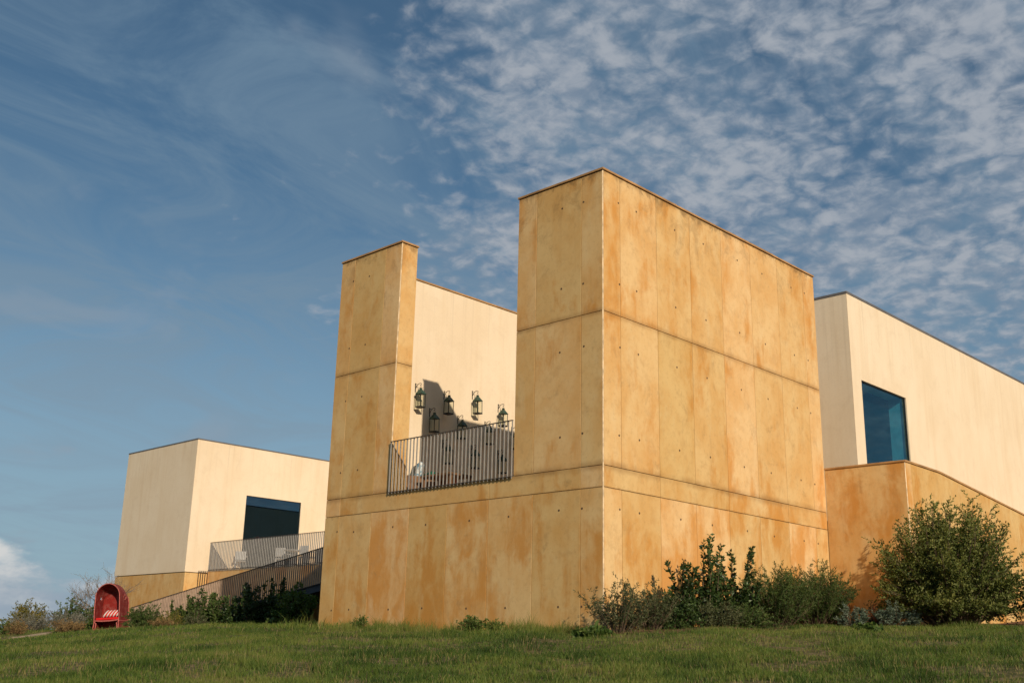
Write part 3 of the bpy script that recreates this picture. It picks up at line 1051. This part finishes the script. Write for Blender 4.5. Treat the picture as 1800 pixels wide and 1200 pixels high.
MB().box(-1.1, 0.24, 0.45, 1.1, 0.3, 0.86).build('backrest', 'slate', t, bevel=0.01)
for s_ in (-1, 1):
    MB().box(s_ * 0.95 - 0.05, -0.27, 0, s_ * 0.95 + 0.05, 0.27, 0.359).build('leg', 'slate', t)

# ------------------------------------------------------------------ hooded wicker beach chair
def cabana():
    x, y = -25.15, 3.5
    z = g1(x, y) + 0.05
    view = math.atan2(CAM.y - y, CAM.x - x)                 # direction to the camera
    t = thing('hooded_beach_chair', 'red wicker hooded beach chair with round portholes standing on the lawn far left', 'beach chair', (x, y, z), view + math.radians(90 - 27))
    t.rotation_euler[1] = math.radians(-4.0)                # it stands a little askew on the slope
    # local frame: -y is the open front, x across
    Wm, Hm, Dm = 0.47, 1.60, 0.66
    nu, nv = 61, 15

    def outline(u):
        """arch outline from the left foot over the top to the right foot"""
        sgn = -1 if u < 0.5 else 1
        k = u * 2 if u < 0.5 else (1 - u) * 2                # 0 foot .. 1 crown
        zs = 0.60
        if k < zs:
            h = k / zs
            zz = h * (Hm - Wm * 0.97)
            xx = Wm * (0.95 + 0.09 * (1 - min(1, h * 3.2)) ** 2 + 0.05 * math.sin(h * math.pi * 0.9))
        else:
            a = (k - zs) / (1 - zs) * math.pi / 2
            zz = Hm - Wm * 0.97 + Wm * 0.97 * math.sin(a)
            xx = Wm * 0.965 * math.cos(a)
        return sgn * xx, zz

    def surf(u, v, off=0.0):
        xx, zz = outline(u)
        dd = -Dm / 2 + Dm * v
        crown = max(0.0, (zz - 0.95) / (Hm - 0.95))
        back = max(0.0, (v - 0.55) / 0.45)
        zz -= (back ** 2.2) * crown * 0.30
        dd -= (back ** 1.5) * crown * 0.06
        base = max(0, 0.25 - zz) / 0.25
        dd += base * 0.05 * (1 if v > 0.5 else -1)
        n = Vector((xx, 0, max(0, zz - 0.9)))
        if n.length > 0:
            n.normalize()
        return Vector((xx, dd, zz)) + n * off
    # shell with portholes cut through both sides
    pc = (0.05, 1.12)
    pr = 0.075
    v, f = [], []
    for layer, off in enumerate((0.0, -0.035)):
        for j in range(nv):
            for i in range(nu):
                v.append(tuple(surf(i / (nu - 1), j / (nv - 1), off)))

    def hole(i, j):
        c = surf((i + 0.5) / (nu - 1), (j + 0.5) / (nv - 1))
        return abs(c.x) > 0.3 and (c.y - pc[0]) ** 2 + (c.z - pc[1]) ** 2 < pr ** 2
    L = nu * nv
    for j in range(nv - 1):
        for i in range(nu - 1):
            if hole(i, j):
                continue
            a = j * nu + i
            f.append((a, a + 1, a + nu + 1, a + nu))
            f.append((L + a, L + a + nu, L + a + nu + 1, L + a + 1))
    m = MB()
    m.v, m.f = v, f
    m.build('hood_shell', 'wicker', t)
    # back panel
    m = MB()
    cz = 0.8
    pts = [surf(i / (nu - 1), 1.0, -0.02) for i in range(nu)]
    m.v = [tuple(p_ - Vector((0, 0.012, 0))) for p_ in pts] + [tuple(p_ - Vector((0, 0.04, 0))) for p_ in pts]
    m.f = [tuple(range(nu)), tuple(range(2 * nu - 1, nu - 1, -1))]
    m.build('back_panel', 'wicker_in', t)
    # inner reclined back
    m = MB()
    m.v = []
    k = 17
    for layer in (0, 0.04):
        for i in range(k):
            s_ = -1 + 2 * i / (k - 1)
            for (zz, dd) in ((0.40, 0.14), (0.80, 0.22), (1.08 + 0.12 * math.sqrt(max(0, 1 - s_ * s_)), 0.30)):
                m.v.append((s_ * 0.425, dd * 0.8 + layer, zz))
    for layer in (0, 1):
        o_ = layer * k * 3
        for i in range(k - 1):
            for j in range(2):
                a = o_ + i * 3 + j
                m.f.append((a, a + 3, a + 4, a + 1))
    m.build('seat_back', 'wicker_in', t)
    # rope trims
    MB().tube([surf(i / (nu - 1), 0.0, -0.012) - Vector((0, 0.012, 0)) for i in range(nu)], 0.016, 6).build('front_trim', 'rope', t, smooth=True)
    MB().tube([surf(i / (nu - 1), 1.0, 0.004) for i in range(nu)], 0.013, 6).build('rear_trim', 'rope', t, smooth=True)
    rx_ = min((surf(0.5 + 0.5 * q_ / 200, 0.55) for q_ in range(201)), key=lambda p_: abs(p_.z - pc[1])).x - 0.008
    for s_ in (-1, 1):
        ring = []
        for a in range(17):
            an = a * math.pi / 8
            ring.append((s_ * rx_, pc[0] + (pr + 0.01) * math.cos(an), pc[1] + (pr + 0.01) * math.sin(an)))
        MB().tube(ring, 0.017, 6, cap=False).build('porthole_ring', 'rope', t, smooth=True)
        MB().tube([surf(0.5 + s_ * 0.5 * (1 - 0.16), j / 8, 0.008) for j in range(9)], 0.012, 5).build('side_band', 'rope', t)
    # seat, cushion, foot
    MB().box(-0.43, -0.31, 0.30, 0.43, 0.26, 0.345).build('seat_board', 'wicker', t)
    MB().box(-0.42, -0.32, 0.346, 0.42, 0.09, 0.43).build('seat_cushion', 'cushion', t, bevel=0.025)
    MB().tube([(-0.44, -0.335, 0.335), (-0.15, -0.35, 0.31), (0.15, -0.35, 0.31), (0.44, -0.335, 0.335)], 0.022, 6).build('seat_trim', 'rope', t)
    MB().tube([(-0.44, -0.335, 0.28), (-0.38, -0.335, 0.24), (-0.40, -0.335, 0.05)], 0.018, 6).build('leg_trim', 'rope', t)
    MB().tube([(0.44, -0.335, 0.28), (0.38, -0.335, 0.24), (0.40, -0.335, 0.05)], 0.018, 6).build('leg_trim', 'rope', t)
    MB().box(-0.46, -0.37, -0.06, 0.46, -0.30, 0.055).build('foot_board', 'rope', t, bevel=0.01)
    MB().box(-0.44, -0.2, -0.05, 0.44, 0.31, 0.03).build('floor_board', 'wood', t)
    # striped pillow, a thing of its own
    o = thing('striped_pillow', 'white and red striped pillow lying on the red seat of the beach chair', 'pillow', (x, y, z), view + math.radians(90 - 27))
    o.rotation_euler[1] = math.radians(-4.0)
    n = 9
    for i in range(n):
        a = -0.10 + 0.48 * i / (n - 1)
        st = []
        for q in range(7):
            h = q / 6
            st.append((a - 0.09 * (1 - h) + 0.03 * math.sin(h * 3), -0.20 + 0.22 * h - 0.06 * math.sin(h * math.pi), 0.445 + 0.25 * h ** 0.8))
        b = MB().tube(st, [0.014, 0.030, 0.033, 0.033, 0.033, 0.030, 0.014], 6)
        b.build('stripe', 'white_cloth' if i % 2 == 0 else 'cushion', o, smooth=True)
    return t


cabana()


# ------------------------------------------------------------------ plants
def leaves_mesh(name, pos, dirs, length, width, tone, mat):
    """one folded diamond per leaf"""
    n = len(pos)
    dirs = dirs / (np.linalg.norm(dirs, axis=1, keepdims=True) + 1e-9)
    rnd = RNG.normal(size=(n, 3))
    side = np.cross(dirs, rnd)
    side /= (np.linalg.norm(side, axis=1, keepdims=True) + 1e-9)
    nor = np.cross(side, dirs)
    L = length[:, None]
    W = width[:, None]
    b = pos
    tip = pos + dirs * L - nor * L * 0.12
    mid = pos + dirs * L * 0.5 + nor * L * 0.06
    v = np.stack([b, mid + side * W, tip, mid - side * W], 1).reshape(-1, 3)
    base = np.arange(n)[:, None] * 4
    f = np.concatenate([base + np.array([0, 1, 2]), base + np.array([0, 2, 3])], 1).reshape(-1, 3)
    me = bpy.data.meshes.new(name)
    me.vertices.add(len(v))
    me.vertices.foreach_set('co', v.astype(np.float32).ravel())
    me.loops.add(len(f) * 3)
    me.loops.foreach_set('vertex_index', f.astype(np.int32).ravel())
    me.polygons.add(len(f))
    me.polygons.foreach_set('loop_start', np.arange(0, len(f) * 3, 3, dtype=np.int32))
    me.polygons.foreach_set('loop_total', np.full(len(f), 3, np.int32))
    at = me.attributes.new('tone', 'FLOAT', 'POINT')
    at.data.foreach_set('value', np.repeat(np.clip(tone, 0, 1), 4).astype(np.float32))
    me.update()
    me.materials.append(MAT[mat])
    return me


def shrub(name, label, x, y, h, rad, mat='leaf_green', shoots=40, twigs=8, tw_len=0.25, leaves=10, leaf=(0.05, 0.014),
          shape='dome', bark='bark', start=0.2, cat='shrub', group=None, lean=(0, 0), tip_leaves=0, droop=0.0, stem_r=0.012, flower=None, dz=0.0, seed=None):
    rg = random.Random(seed if seed is not None else hash((name, x, y)) % 10007)
    if seed is None:
        rg = random.Random(int(abs(x * 131 + y * 977) * 10))
    z = g1(x, y) - 0.03 + dz
    t = thing(name, label, cat, (x, y, z), group=group)
    wood = MB()
    LP, LD, LS, LT = [], [], [], []
    for i in range(shoots):
        a = rg.uniform(0, 2 * math.pi)
        r = math.sqrt(rg.random())
        if shape == 'dome':
            el = math.asin(min(1.0, rg.uniform(0.0, 1.0) ** 0.9))
            k = rg.uniform(0.70, 1.0) + (rg.uniform(0.0, 0.16) if rg.random() < 0.3 else 0)
            tip = Vector((math.cos(a) * math.cos(el) * rad * k, math.sin(a) * math.cos(el) * rad * k, h * (0.10 + 0.90 * math.sin(el)) * k))
            base = Vector((math.cos(a) * r * rad * 0.25, math.sin(a) * r * rad * 0.25, 0))
        elif shape == 'upright':
            k = rg.uniform(0.82, 1.0) if i % 4 == 0 else rg.uniform(0.28, 0.68)
            tip = Vector((math.cos(a) * r * rad, math.sin(a) * r * rad, h * k * (1 - 0.12 * r)))
            base = Vector((math.cos(a) * r * rad * 0.4, math.sin(a) * r * rad * 0.4, 0))
        else:                                                # fan: wispy outward shoots
            k = rg.uniform(0.6, 1.05)
            tip = Vector((math.cos(a) * r * rad * 1.1, math.sin(a) * r * rad * 1.1, h * k * (1 - 0.35 * r * r)))
            base = Vector((math.cos(a) * r * rad * 0.3, math.sin(a) * r * rad * 0.3, 0))
        tip += Vector((lean[0] * tip.z, lean[1] * tip.z, 0))
        mid = base.lerp(tip, 0.5) + Vector((rg.uniform(-.06, .06) * h, rg.uniform(-.06, .06) * h, 0.10 * h if shape == 'dome' else 0.0))
        if droop:
            mid.z += droop * h

        def pt(s):
            return base * (1 - s) ** 2 + mid * 2 * s * (1 - s) + tip * s * s
        path = [pt(s) for s in (0, 0.25, 0.5, 0.75, 1.0)]
        wood.tube(path, [stem_r, stem_r * 0.8, stem_r * 0.6, stem_r * 0.4, stem_r * 0.15], 4, cap=False)
        stone = rg.gauss(0.45, 0.13)
        for j in range(twigs):
            s = start + (1 - start) * (j + rg.random()) / twigs
            p0 = pt(s)
            d0 = (pt(min(1, s + 0.05)) - pt(max(0, s - 0.05))).normalized()
            out = Vector((rg.gauss(0, 1), rg.gauss(0, 1), rg.gauss(0.25, 0.6))).normalized()
            dd = (d0 * 0.55 + out * 0.8).normalized()
            tl = tw_len * rg.uniform(0.5, 1.2) * (1.1 - 0.45 * s)
            for q in range(leaves):
                s2 = (q + rg.random()) / leaves
                LP.append(p0 + dd * tl * s2)
                o_ = Vector((rg.gauss(0, 1), rg.gauss(0, 1), rg.gauss(0.2, 0.8))).normalized()
                LD.append(dd * 0.7 + o_)
                LS.append(rg.uniform(0.65, 1.15))
                LT.append(stone + rg.gauss(0, 0.16) + 0.12 * s)
        for q in range(tip_leaves):
            s = 1 - (0.62 if shape == 'upright' else 0.45) * q / max(1, tip_leaves)
            p0 = pt(s)
            d0 = (pt(min(1, s + 0.03)) - pt(max(0, s - 0.05))).normalized()
            o_ = Vector((rg.gauss(0, 1), rg.gauss(0, 1), rg.gauss(0, 0.4))).normalized()
            LP.append(p0)
            LD.append(d0 * 0.6 + o_)
            LS.append(rg.uniform(0.8, 1.2))
            LT.append(stone + rg.gauss(0.05, 0.15))
    wood.build('branches', bark, t)
    if LP:
        LS = np.array(LS)
        me = leaves_mesh('foliage', np.array([tuple(p_) for p_ in LP]), np.array([tuple(p_) for p_ in LD]), LS * leaf[0], LS * leaf[1], np.array(LT), mat)
        o = link('foliage', me, t)
    if flower:
        n = flower
        P2, D2 = [], []
        for i in range(n):
            p_ = LP[rg.randrange(len(LP))]
            if p_.z > h * 0.55:
                P2.append(tuple(p_))
                D2.append((rg.gauss(0, 1), rg.gauss(0, 1), 0.8))
        if P2:
            me = leaves_mesh('flowers', np.array(P2), np.array(D2), np.full(len(P2), 0.035), np.full(len(P2), 0.012), RNG.uniform(0.6, 1, len(P2)), 'leaf_yellow')
            link('flowers', me, t)['kind'] = 'stuff'
    return t


GR = 'shrubs along the sunny right wall'
shrub('olive_shrub', 'wispy grey olive shrub at the front corner of the block', 0.75, -0.55, 0.98, 0.62, 'leaf_olive', 50, 9, 0.20, 11, (0.055, 0.008), 'fan', cat='shrub', group=GR, stem_r=0.009)
shrub('olive_shrub', 'thin twiggy shrub between the olive shrub and the leafy upright shrubs', 0.75, 0.35, 0.85, 0.5, 'leaf_olive', 46, 9, 0.18, 11, (0.045, 0.009), 'fan', group=GR, stem_r=0.009)
shrub('evergreen_shrub', 'low dark bushy shrub beside the first leafy upright shrub', 0.8, 0.95, 0.70, 0.50, 'leaf_dark', 60, 10, 0.16, 11, (0.055, 0.014), 'dome', group=GR)
UP = dict(shape='upright', twigs=8, tw_len=0.12, leaves=9, leaf=(0.085, 0.022), tip_leaves=48, start=0.15, group=GR, stem_r=0.012)
shrub('strawberry_tree', 'leafy upright shrub with one bent shoot, shortest of the three', 0.8, 1.35, 1.35, 0.32, 'leaf_dark', 17, **UP)
shrub('strawberry_tree', 'tall leafy upright shrub, middle one against the sunny wall', 0.75, 2.05, 1.78, 0.36, 'leaf_dark', 20, **UP)
shrub('strawberry_tree', 'tall leafy upright shrub next to the feathery green shrub', 0.8, 3.05, 1.80, 0.52, 'leaf_dark', 26, **UP)
shrub('undergrowth_shrub', 'low twiggy undergrowth below the leafy upright shrubs', 1.2, 1.75, 0.48, 0.60, 'leaf_olive', 70, 8, 0.14, 9, (0.045, 0.010), 'dome', group=GR, stem_r=0.007)
shrub('undergrowth_shrub', 'low green undergrowth left of the feathery shrub', 1.2, 2.7, 0.52, 0.60, 'leaf_green', 70, 8, 0.14, 9, (0.045, 0.010), 'dome', group=GR, stem_r=0.007)
shrub('feathery_shrub', 'feathery mid-green shrub against the sunny wall, left half of a pair', 1.0, 4.1, 1.25, 0.75, 'leaf_green', 150, 13, 0.20, 14, (0.05, 0.007), 'fan', group=GR, stem_r=0.008)
shrub('feathery_shrub', 'feathery mid-green shrub against the sunny wall, right half of a pair', 1.0, 5.6, 1.35, 0.85, 'leaf_green', 170, 13, 0.20, 14, (0.05, 0.007), 'fan', group=GR, stem_r=0.008)
shrub('red_tinged_shrub', 'small reddish-brown dying shrub left of the blue-green spurges', 1.15, 6.3, 0.75, 0.30, 'leaf_red', 26, 6, 0.14, 10, (0.05, 0.009), 'fan', group=GR)
EU = dict(shape='dome', twigs=2, tw_len=0.10, leaves=6, leaf=(0.06, 0.008), tip_leaves=44, start=0.5, group='blue-green spurges', stem_r=0.008)
shrub('spurge', 'blue-green spurge clump nearest the feathery shrub', 1.95, 5.55, 0.50, 0.44, 'leaf_blue', 54, **EU)
shrub('spurge', 'blue-green spurge clump beside the big round bush', 2.60, 5.85, 0.60, 0.50, 'leaf_blue', 66, **EU)
shrub('red_tinged_shrub', 'small rusty plant between the two blue-green spurges', 2.2, 5.9, 0.5, 0.22, 'leaf_red', 16, 5, 0.12, 8, (0.05, 0.009), 'fan', group=GR)
shrub('big_bush', 'big round dense bush in front of the sloping parapet wall', 3.25, 7.05, 2.58, 1.52, 'leaf_bush', 360, 16, 0.38, 13, (0.062, 0.015), 'dome', 'bark', 0.30, 'bush', None, stem_r=0.018)
shrub('edge_bush', 'bushy green shrub cut off at the right edge beside the big round bush', 5.15, 7.7, 1.5, 0.85, 'leaf_bush', 130, 12, 0.32, 12, (0.055, 0.013), 'dome', 'bark', 0.2, 'bush', None, stem_r=0.014)
shrub('undergrowth_shrub', 'thin brown undergrowth at the left foot of the big round bush', 1.6, 7.5, 0.62, 0.55, 'leaf_olive', 50, 6, 0.18, 8, (0.04, 0.008), 'fan', group=GR, stem_r=0.006)

GL = 'shrubs along the ramp'
UL = dict(shape='upright', twigs=8, tw_len=0.14, leaves=9, leaf=(0.095, 0.026), tip_leaves=44, start=0.12, group=GL, stem_r=0.014)
for i, (x, y, h, r, mt, lab) in enumerate((  # those in the block's shadow also get a darker leaf, shade in the colour
        (-23.0, 4.9, 1.12, 0.42, 'leaf_green', 'slim upright green shrub at the low end of the ramp'),
        (-22.1, 4.9, 1.25, 0.42, 'leaf_green', 'upright green shrub, second from the low end of the ramp'),
        (-21.2, 4.9, 1.40, 0.50, 'leaf_green', 'broad sunlit upright shrub below the ramp gate post'),
        (-20.3, 4.9, 1.25, 0.42, 'leaf_green', 'upright green shrub left of the shaded ones'),
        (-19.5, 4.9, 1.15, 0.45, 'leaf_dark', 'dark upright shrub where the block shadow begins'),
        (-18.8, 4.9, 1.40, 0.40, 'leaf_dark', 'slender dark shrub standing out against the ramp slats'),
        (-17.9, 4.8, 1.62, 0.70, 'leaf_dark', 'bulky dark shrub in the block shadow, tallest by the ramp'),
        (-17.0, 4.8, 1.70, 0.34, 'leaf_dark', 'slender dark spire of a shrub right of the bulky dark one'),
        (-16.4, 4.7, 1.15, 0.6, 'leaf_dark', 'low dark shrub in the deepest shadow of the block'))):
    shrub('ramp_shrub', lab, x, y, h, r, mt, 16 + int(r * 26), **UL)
shrub('glossy_shrub', 'glossy light-green broad shrub touching the left edge of the block', -13.4, 3.05, 1.22, 0.75, 'leaf_bright', 36, 7, 0.20, 9, (0.10, 0.030), 'dome', group=GL, stem_r=0.013)
shrub('round_bush', 'round dark green bush right of the red beach chair', -22.9, 3.6, 0.88, 0.85, 'leaf_green', 110, 9, 0.18, 11, (0.055, 0.014), 'dome', cat='bush')
shrub('small_shrub', 'small yellowish-green shrub between the round bush and the ramp', -21.3, 3.7, 0.75, 0.45, 'leaf_yellow', 34, 7, 0.18, 8, (0.05, 0.014), 'dome', group=GL)
shrub('small_shrub', 'small dull shrub at the foot of the ramp shrubs', -20.2, 3.9, 0.62, 0.5, 'leaf_olive', 34, 7, 0.18, 8, (0.05, 0.012), 'dome', group=GL)

GF = 'bushes at the far left'
shrub('yellow_bush', 'yellow-green bush on the far left skyline', -33.8, 4.2, 1.35, 1.0, 'leaf_yellow', 90, 9, 0.30, 10, (0.075, 0.020), 'dome', group=GF, cat='bush')
shrub('green_bush', 'rounded bright green bush behind the grey shrubs', -33.5, 6.0, 1.55, 1.1, 'leaf_bright', 100, 9, 0.25, 10, (0.08, 0.020), 'dome', group=GF, cat='bush')
shrub('green_bush', 'bright green bush directly left of the beach chair hood', -30.3, 5.6, 1.25, 0.8, 'leaf_bright', 80, 9, 0.22, 10, (0.07, 0.020), 'dome', group=GF, cat='bush')
SV = dict(shape='fan', twigs=9, tw_len=0.24, leaves=10, leaf=(0.05, 0.009), group=GF, stem_r=0.008, bark='bark_pale')
shrub('silver_shrub', 'silvery grey shrub left of the red beach chair, nearest to it', -28.0, 3.2, 0.85, 0.75, 'leaf_silver', 60, **SV)
shrub('silver_shrub', 'silvery grey shrub below the yellow-green bush', -29.8, 2.6, 0.72, 0.8, 'leaf_silver', 60, **SV)
shrub('silver_shrub', 'pale grey shrub at the left edge of the photo', -31.5, 1.4, 0.55, 0.7, 'leaf_silver', 46, **SV)
DR = dict(shape='fan', twigs=4, tw_len=0.12, leaves=9, leaf=(0.09, 0.006), group='dry tufts on the lawn edge', stem_r=0.004, cat='tuft', start=0.1)
for (x, y, h, r, lab) in ((-24.6, 1.5, 0.48, 0.42, 'dry tan tuft just left of the beach chair foot'), (-26.0, 0.6, 0.50, 0.40, 'round dry tan tuft beside the sandy path'), (-25.6, -2.6, 0.55, 0.5, 'dry tan tuft at the left photo edge below the path'), (-17.2, 1.1, 0.32, 0.35, 'faded dry tuft in the grass before the ramp shrubs'), (-25.0, 2.2, 0.38, 0.3, 'small brown tuft touching the beach chair')):
    shrub('dry_tuft', lab, x, y, h, r, 'leaf_dry', 36, **DR)
shrub('green_tuft', 'low green herb clump behind the sandy path', -28.2, 1.2, 0.5, 0.6, 'leaf_bright', 44, 6, 0.14, 9, (0.07, 0.012), 'dome', group=GF, cat='herb')
for (x, y, h, lab) in ((-34.6, 2.2, 1.0, 'tall thin weed stalk at the left photo edge'), (-33.6, 2.3, 0.75, 'thin weed stalk right of the taller one at the left edge')):
    shrub('weed_stalk', lab, x, y, h, 0.12, 'leaf_green', 5, 4, 0.10, 7, (0.07, 0.018), 'upright', group=GF, tip_leaves=16, start=0.4, cat='weed')


def bare_shrub(name, label, x, y, h, seed):
    rg = random.Random(seed)
    t = thing(name, label, 'shrub', (x, y, g1(x, y) - 0.05))
    m = MB()

    def grow(p_, d, L, r, lev):
        pts = [p_]
        for i in range(4):
            d = (d + Vector((rg.gauss(0, .22), rg.gauss(0, .22), rg.gauss(0.06, .12)))).normalized()
            pts.append(pts[-1] + d * L / 4)
        m.tube(pts, [r * (1 - 0.13 * i) for i in range(5)], 4, cap=False)
        if lev == 0:
            return
        for i in range(4 if lev > 1 else 5):
            q_ = pts[rg.randrange(1, 5)]
            d2 = (d + Vector((rg.gauss(0, .75), rg.gauss(0, .75), rg.gauss(0.1, .4)))).normalized()
            grow(q_, d2, L * rg.uniform(0.45, 0.75), r * 0.55, lev - 1)
    for i in range(7):
        a = rg.uniform(0, 6.28)
        grow(Vector((0.1 * math.cos(a), 0.1 * math.sin(a), 0)), Vector((0.5 * math.cos(a), 0.5 * math.sin(a), 1)).normalized(), h * 0.62, 0.030, 3)
    m.build('branches', 'bark_pale', t)


bare_shrub('bare_shrub', 'leafless grey shrub with a haze of twigs behind the beach chair', -30.6, 5.9, 2.3, 5)

GW = 'weeds at the foot of the block front'
shrub('flowering_weed', 'yellow flowering weed clump at the middle of the block front', -3.0, -0.30, 0.34, 0.26, 'leaf_bright', 30, 6, 0.10, 8, (0.05, 0.012), 'fan', group=GW, flower=60, cat='weed', stem_r=0.004)
shrub('flowering_weed', 'yellow-green weed clump just right of the middle clump', -2.35, -0.28, 0.26, 0.22, 'leaf_bright', 22, 6, 0.10, 8, (0.05, 0.012), 'fan', group=GW, flower=60, cat='weed', stem_r=0.004)
shrub('flowering_weed', 'lone yellow-green weed clump near the left edge of the block front', -6.4, -0.30, 0.34, 0.18, 'leaf_bright', 20, 6, 0.10, 8, (0.05, 0.012), 'fan', group=GW, flower=50, cat='weed', stem_r=0.004)
shrub('broadleaf_weed', 'broad-leaved bright green weed in the lawn below the front corner', 1.05, -1.55, 0.18, 0.36, 'leaf_bright', 40, 3, 0.10, 5, (0.10, 0.035), 'dome', cat='weed', stem_r=0.004)
shrub('broadleaf_weed', 'small bright green weed in the lawn below the blue-green spurges', 4.3, 1.2, 0.13, 0.25, 'leaf_bright', 18, 3, 0.08, 5, (0.08, 0.028), 'dome', cat='weed', stem_r=0.004)


# ------------------------------------------------------------------ lawn
def vnoise(x, y, sc, seed):
    r = np.random.default_rng(seed)
    tb = r.random((64, 64))
    u, v = x * sc, y * sc
    iu, iv = np.floor(u).astype(int), np.floor(v).astype(int)
    fu, fv = u - iu, v - iv
    fu = fu * fu * (3 - 2 * fu)
    fv = fv * fv * (3 - 2 * fv)
    g = lambda a, b: tb[a % 64, b % 64]
    return (g(iu, iv) * (1 - fu) + g(iu + 1, iv) * fu) * (1 - fv) + (g(iu, iv + 1) * (1 - fu) + g(iu + 1, iv + 1) * fu) * fv


def lawn(n_near, n_far):
    # points in the part of the lawn that the place shows, denser close by
    C2 = np.array([CAM.x, CAM.y])

    def cand(n, d0, d1):
        a = RNG.uniform(math.radians(98), math.radians(168), n)
        r = np.sqrt(RNG.uniform(d0 ** 2, d1 ** 2, n))
        return C2[0] + np.cos(a) * r, C2[1] + np.sin(a) * r
    xs, ys = [], []
    for n, d0, d1 in ((n_near, 7.5, 15), (n_near, 15, 24), (n_far, 24, 36), (n_far // 2, 36, 50)):
        x, y = cand(n, d0, d1)
        xs.append(x)
        ys.append(y)
    x = np.concatenate(xs)
    y = np.concatenate(ys)
    inside = ((x > -Wd) & (x < 0) & (y > 0)) | ((x > -0.3) & (x < XR) & (y > YR)) | (y > 8.5) | ((y > 6.0) & (x < 0)) | ((x > -35.5) & (x < -29) & (y > 8.4))
    bedr = BED_R(x, y) & (RNG.random(len(x)) < 0.80)
    bedl = BED_L(x, y) & (RNG.random(len(x)) < 0.75)
    pth = PATHM(x, y)
    bare = vnoise(x * 0.55 + y * 0.9, y * 0.25 - x * 0.5, 1.5, 3) * 0.6 + vnoise(x, y, 3.1, 4) * 0.4
    keep = ~inside & ~bedr & ~bedl & ~pth & ((bare < 0.655) | (RNG.random(len(x)) < 0.22))
    x, y, bare = x[keep], y[keep], bare[keep]
    n = len(x)
    z = gz(x, y)
    clump = vnoise(x, y, 4.2, 5) * 0.5 + vnoise(x, y, 1.5, 15) * 0.3 + vnoise(x, y, 0.6, 6) * 0.2
    h = (0.028 + 0.13 * clump ** 2.4) * RNG.uniform(0.6, 1.35, n)
    wall = (x < 0.3) & (x > -Wd - 0.5) & (y > -0.75 + 0.9 * (vnoise(x, x, 1.5, 8) - 0.5))
    h = np.where(wall, (h + 0.03) * RNG.uniform(1.0, 2.8, n) * (0.35 + vnoise(x, y, 2.6, 9)), h)
    h = np.where((x < -9) & (y > 1.2), h * 1.7, h)
    tall = RNG.random(n) < 0.006
    h = np.where(tall, h * 1.8, h)
    wd = RNG.uniform(0.0022, 0.0048, n) * np.where(np.hypot(x - CAM.x, y - CAM.y) > 24, 1.8, 1.0)
    a = RNG.uniform(0, 2 * np.pi, n)
    lean = RNG.uniform(0.15, 0.75, n) * h
    lx, ly = np.cos(a) * lean, np.sin(a) * lean
    b = RNG.uniform(0, 2 * np.pi, n)
    sx_, sy_ = np.cos(b) * wd, np.sin(b) * wd
    zero = np.zeros(n)
    p0 = np.stack([x - sx_, y - sy_, z - 0.01], 1)
    p1 = np.stack([x + sx_, y + sy_, z - 0.01], 1)
    p2 = np.stack([x + lx * 0.35 + sx_ * 0.75, y + ly * 0.35 + sy_ * 0.75, z + h * 0.58], 1)
    p3 = np.stack([x + lx * 0.35 - sx_ * 0.75, y + ly * 0.35 - sy_ * 0.75, z + h * 0.58], 1)
    p4 = np.stack([x + lx, y + ly, z + h * 0.95], 1)
    v = np.stack([p0, p1, p2, p3, p4], 1).reshape(-1, 3)
    base = (np.arange(n) * 5)[:, None]
    f = np.concatenate([base + np.array([0, 1, 2]), base + np.array([0, 2, 3]), base + np.array([3, 2, 4])], 1).reshape(-1, 3)
    patch = vnoise(x, y, 0.9, 12) * 0.5 + vnoise(x, y, 3.7, 13) * 0.5
    tone = 0.37 + 0.95 * (patch - 0.5) + RNG.normal(0, 0.13, n) - 0.25 * (clump - 0.5)
    dry = (RNG.random(n) < 0.03 + 0.35 * np.clip((bare - 0.55) / 0.15, 0, 1)) | (tall & (RNG.random(n) < 0.6))
    tone = np.where(wall, tone + 0.10 + 0.25 * vnoise(x, y, 1.1, 21), tone)
    tone = np.where(dry, RNG.uniform(0.78, 1.0, n), np.clip(tone, 0.02, 0.70))
    me = bpy.data.meshes.new('grass')
    me.vertices.add(len(v))
    me.vertices.foreach_set('co', v.astype(np.float32).ravel())
    me.loops.add(len(f) * 3)
    me.loops.foreach_set('vertex_index', f.astype(np.int32).ravel())
    me.polygons.add(len(f))
    me.polygons.foreach_set('loop_start', np.arange(0, len(f) * 3, 3, dtype=np.int32))
    me.polygons.foreach_set('loop_total', np.full(len(f), 3, np.int32))
    at = me.attributes.new('tone', 'FLOAT', 'POINT')
    at.data.foreach_set('value', np.repeat(tone, 5).astype(np.float32))
    me.update()
    me.materials.append(MAT['grass'])
    o = link('grass', me)
    tag(o, 'rough green lawn rising to the foot of the buildings', 'grass', kind='stuff')


lawn(190000, 160000)
